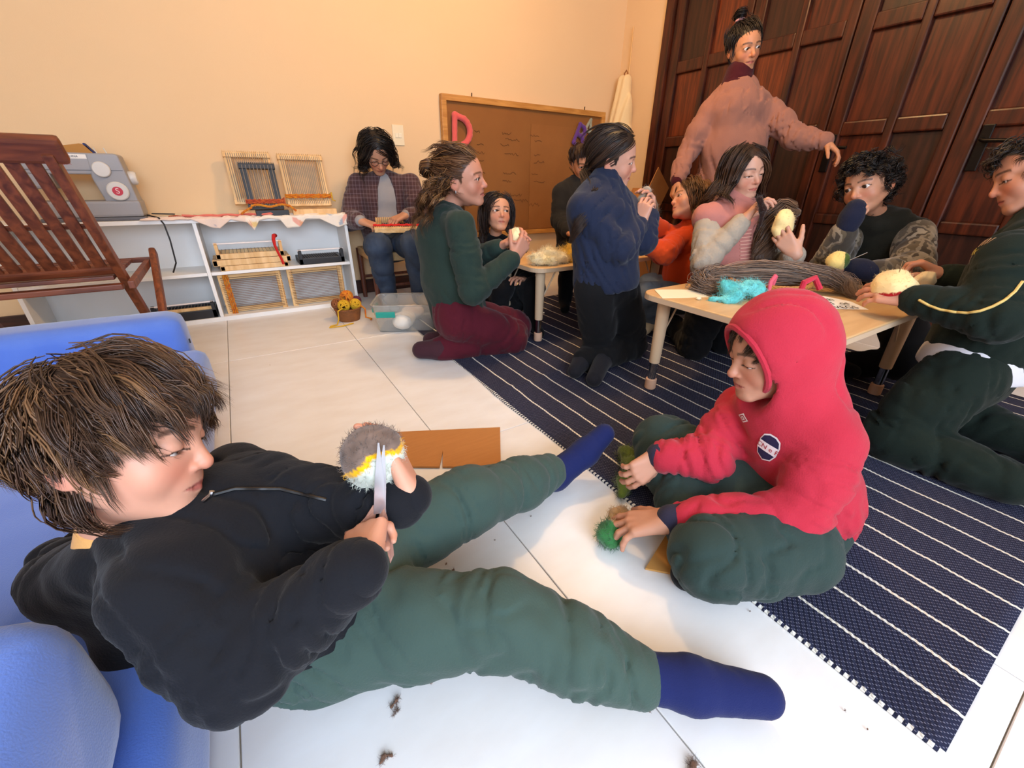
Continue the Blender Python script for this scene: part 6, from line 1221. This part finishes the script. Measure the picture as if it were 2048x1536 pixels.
P, H, j, ax = person(k, 'boy with black curly hair in camouflage-sleeved hoodie at the table end', (192, 138, 108), (24, 18, 16), s=.8,
    hands=(dict(f=look(j['wr'][0], .1, .95, .1), n=look(j['wr'][0], .6, -.1, .6), right=True, s=.88, curl=(1.1, 1.15, 1.2, 1.2), th=(.6, .3, .2)), dict(f=look(j['wr'][1], -.9, .15, .2), n=A(.1, .1, -1), right=False, s=.88, curl=(.6, .65, .7, .75))), gaze=(.25, 1, -.1), cheek=1.05)
put_hair(P, hair_mesh(H, 1271, crown_flow(0, -.1, 0, .1), lambda P: np.interp(P[:, 1], [0, .35], [.42, .2]), m=12, lift=(.08, .32), grav=.12, jit=.3, curl=(.06, 30), r=(.0021, .001), cols=((26, 19, 17), (38, 28, 24), (18, 14, 13)), seed=18, fr=.0, face=True))
mo2 = fabric('olive_black_fleece', (34, 33, 26), (300, .4, 3), .35); mc = camo('camouflage_fleece', [(52, 44, 34), (84, 72, 54), (128, 116, 98), (62, 52, 40), (150, 140, 124)])
def chood(S): S.chain([j['nk']+look(j['nk'], -.75, .0, -.5)*.075, j['nk']+look(j['nk'], 0, -.3, -.8)*.07, j['nk']+look(j['nk'], .8, .1, -.4)*.08, j['nk']+look(j['nk'], .8, .1, .5)*.085, j['nk']+look(j['nk'], -.5, .1, .7)*.07], [.026, .024, .034, .036, .03], k=.02)
dress_top(P, j, ax, 'hoodie', mo2, (.12, .118, .118, .07), (.066, .056, .044), seed=51, vox=.008, extra=chood, sleeves=False)
for q in (0, 1): garment('sleeve', mc, P, limbs=[[(j['sh'][q]+(j['el'][q]-j['sh'][q])*.08, .066), (j['el'][q], .06), (j['wr'][q]+(j['el'][q]-j['wr'][q])*.14, .046)]], vox=.0075, seed=53+q, fold=.017)
mgl = fabric('navy_glove', (24, 28, 48), (420, .5, 2))
for q, f_ in ((0, look(j['wr'][0], .1, .95, .1)), (1, look(j['wr'][1], -.9, .15, .2))):
    a, b = j['wr'][q], j['el'][q]; d = nrm(b-a); garment('glove', mgl, P, limbs=[[(a+d*.05, .036), (a, .031), (a+f_*.035, .037), (a+f_*.068, .034)]], vox=.006, amp=.0012, fold=0)
dress_legs(P, j, 'trousers', mt, (.085, .08, .068, .05), .11, seed=54, vox=.015); dress_feet(P, j, 'sock', mt, .036)
# boy at the right edge
k = 'right'; j = J[k]
P, H, j, ax = person(k, 'boy in dark green tracksuit with yellow piping kneeling at the right edge', (192, 136, 110), (34, 24, 20), s=.82,
    hands=(dict(f=look(j['wr'][0], -.95, .05, .1), n=look(j['wr'][0], -.05, -.55, .75), right=False, s=.95, curl=(.4, .42, .45, .5), spread=.1, th=(.6, .4, .3)), dict(f=look(j['wr'][1], -.8, .35, -.2), n=look(j['wr'][1], -.2, -.8, 0), right=True, s=.95, curl=(.8, .85, .9, .9), th=(.3, .4, .4))), eyes='down', cheek=1.12)
put_hair(P, hair_mesh(H, 982, crown_flow(0, -.15, 0, .1), .3, m=10, lift=(.05, .24), grav=.1, jit=.25, curl=(.04, 24), r=(.002, .001), cols=((36, 26, 21), (50, 36, 28), (28, 20, 17)), seed=20))
mdg = fabric('dark_green_tricot', (19, 30, 24), (300, .3, 3), .25)
jk = dress_top(P, j, ax, 'track_jacket', mdg, (.13, .13, .128, .075), (.072, .064, .046), seed=57, vox=.0075, hem=-.055, extra=lambda S: S.cone(j['nk'], j['nk']+nrm(H.c-j['nk'])*.04, .07, .062, k=.02), fold=.016, cuff=mdg)
garment('shirt_hem', fabric('white_hem', (206, 204, 208)), P, [(j['pv']-nrm(j['pv']-j['ws'])*.02, .132), (j['pv']-nrm(j['pv']-j['ws'])*.012, .132)], ax, 1.36, vox=.008, amp=.0015, cuts=[(j['pv']+nrm(j['pv']-j['ws'])*.006, nrm(nrm(j['pv']-j['ws'])*.5+A(0, 0, -.5)))])
stitch([(1838, 600), (1858, 611), (1880, 619), (1908, 624), (1935, 626), (1960, 622), (1985, 613), (2010, 600), (2030, 583), (2047, 560)], jk, .0035, M('yellow_piping', (206, 178, 104), .7), 'piping', P)
bars = lambda n, w, h, sl, gap: [[(q*gap-n*gap/2, -h), (q*gap-n*gap/2+w, -h), (q*gap-n*gap/2+w+sl, h), (q*gap-n*gap/2+sl, h)] for q in range(n)]
decal(P, jk, (1972, 484), look(j['ch'], -.5, 1, 0), [(bars(4, .25, .7, .5, .6), M('print_cream', (190, 160, 130), .7), .0015)], .014, 'chest_print')
decal(P, jk, (1950, 503), look(j['ch'], -.5, 1, 0), [(bars(3, .3, .6, -.4, .55)+bars(2, .25, .3, .9, 1.1), M('print_lime', (176, 164, 84), .7), .0015)], .016, 'chest_print')
decal(P, jk, (1942, 520), look(j['ch'], .5, 1, 0), [(bars(1, .3, .9, .2, 1), M('print_grey', (140, 122, 118), .7), .0015)], .014, 'chest_print')
dress_legs(P, j, 'track_trousers', mdg, (.1, .095, .08, .058), .122, seed=58, vox=.0085, fold=.017); dress_feet(P, j, 'sock', fabric('grey_sock', (92, 88, 88)), .042)
# standing woman
k = 'standing'; j = J[k]
P, H, j, ax = person(k, 'standing woman in dusty pink sweatshirt with hair tied up before the dark doors', (192, 134, 98), (24, 17, 15), s=1,
    hands=(dict(f=look(j['wr'][0], -.15, -.95, -.2), n=look(j['wr'][0], .85, 0, .2), right=True, s=.92, curl=(.8, .85, .9, .95), th=(.5, .5, .5)), dict(f=look(j['wr'][1], .75, -.6, -.1), n=look(j['wr'][1], -.4, -.7, 0), right=False, s=.92, curl=(.4, .45, .5, .55))), kid=False, gaze=(-.3, 1, -.3), jaw=.94, nose=1.08, mouth_open=.3, cheek=.95)
cols = ((24, 17, 15), (34, 25, 22))
put_hair(P, hair_mesh(H, 867, knot_flow((.05, -.3, .6)), lambda P: np.linalg.norm(P-A(.05, -.3, .6), axis=1)*1.0, m=11, lift=(.02, .12), grav=.02, jit=.08, curl=(.015, 14), r=(.0022, .0010), cols=cols, seed=24),
    tail_mesh([H.w((.05, -.28, .52)), H.w((.1, -.35, .64)), H.w((.05, -.24, .7)), H.w((-.02, -.32, .66)), H.w((.03, -.36, .58))], [.014, .024, .026, .024, .014], 160, cols, r=(.002, .0012)),
    hair_mesh(H, 120, part_flow(0, -.05), .55, m=11, lift=(.05, .12), grav=.5, jit=.12, curl=(.02, 12), r=(.0022, .0008), cols=cols, seed=25, root=lambda P: (np.abs(P[:, 0]) > .27) & (P[:, 1] > -.1)))
MB().tube([H.w((.05+.09*math.cos(t), -.29+.09*math.sin(t)*.8, .555+.03*math.sin(t))) for t in np.linspace(0, 6.283, 20)], .006, 8, False).build('hair_band', fabric('pink_band', (206, 150, 150)), P, True, True)
ms = fabric('dusty_pink_fleece', (152, 104, 88), (340, .4, 3), .4)
mm = fabric('maroon_rib', (66, 16, 26), (420, .5, 2))
garment('turtleneck', mm, P, limbs=[[(j['nk']-A(0, 0, .05), .085), (j['nk']+nrm(H.c-j['nk'])*.03, .07)]], vox=.008, amp=.002, fold=.006, nf=4)
dress_top(P, j, ax, 'sweatshirt', ms, (.15, .14, .118, .075), (.068, .06, .048), seed=61, vox=.009, hem=.05, amp=.008, fold=.011, e=1.2, top=.6)
a, b = j['wr'][0], j['el'][0]; d = nrm(b-a); garment('cuff', mm, P, limbs=[[(a+d*.0, .036), (a+d*.04, .038)]], vox=.007, amp=.001)
dress_legs(P, j, 'trousers', mt, (.1, .09, .075, .06), .135, seed=62, vox=.015); dress_feet(P, j, 'shoe', mt, .042, .01)
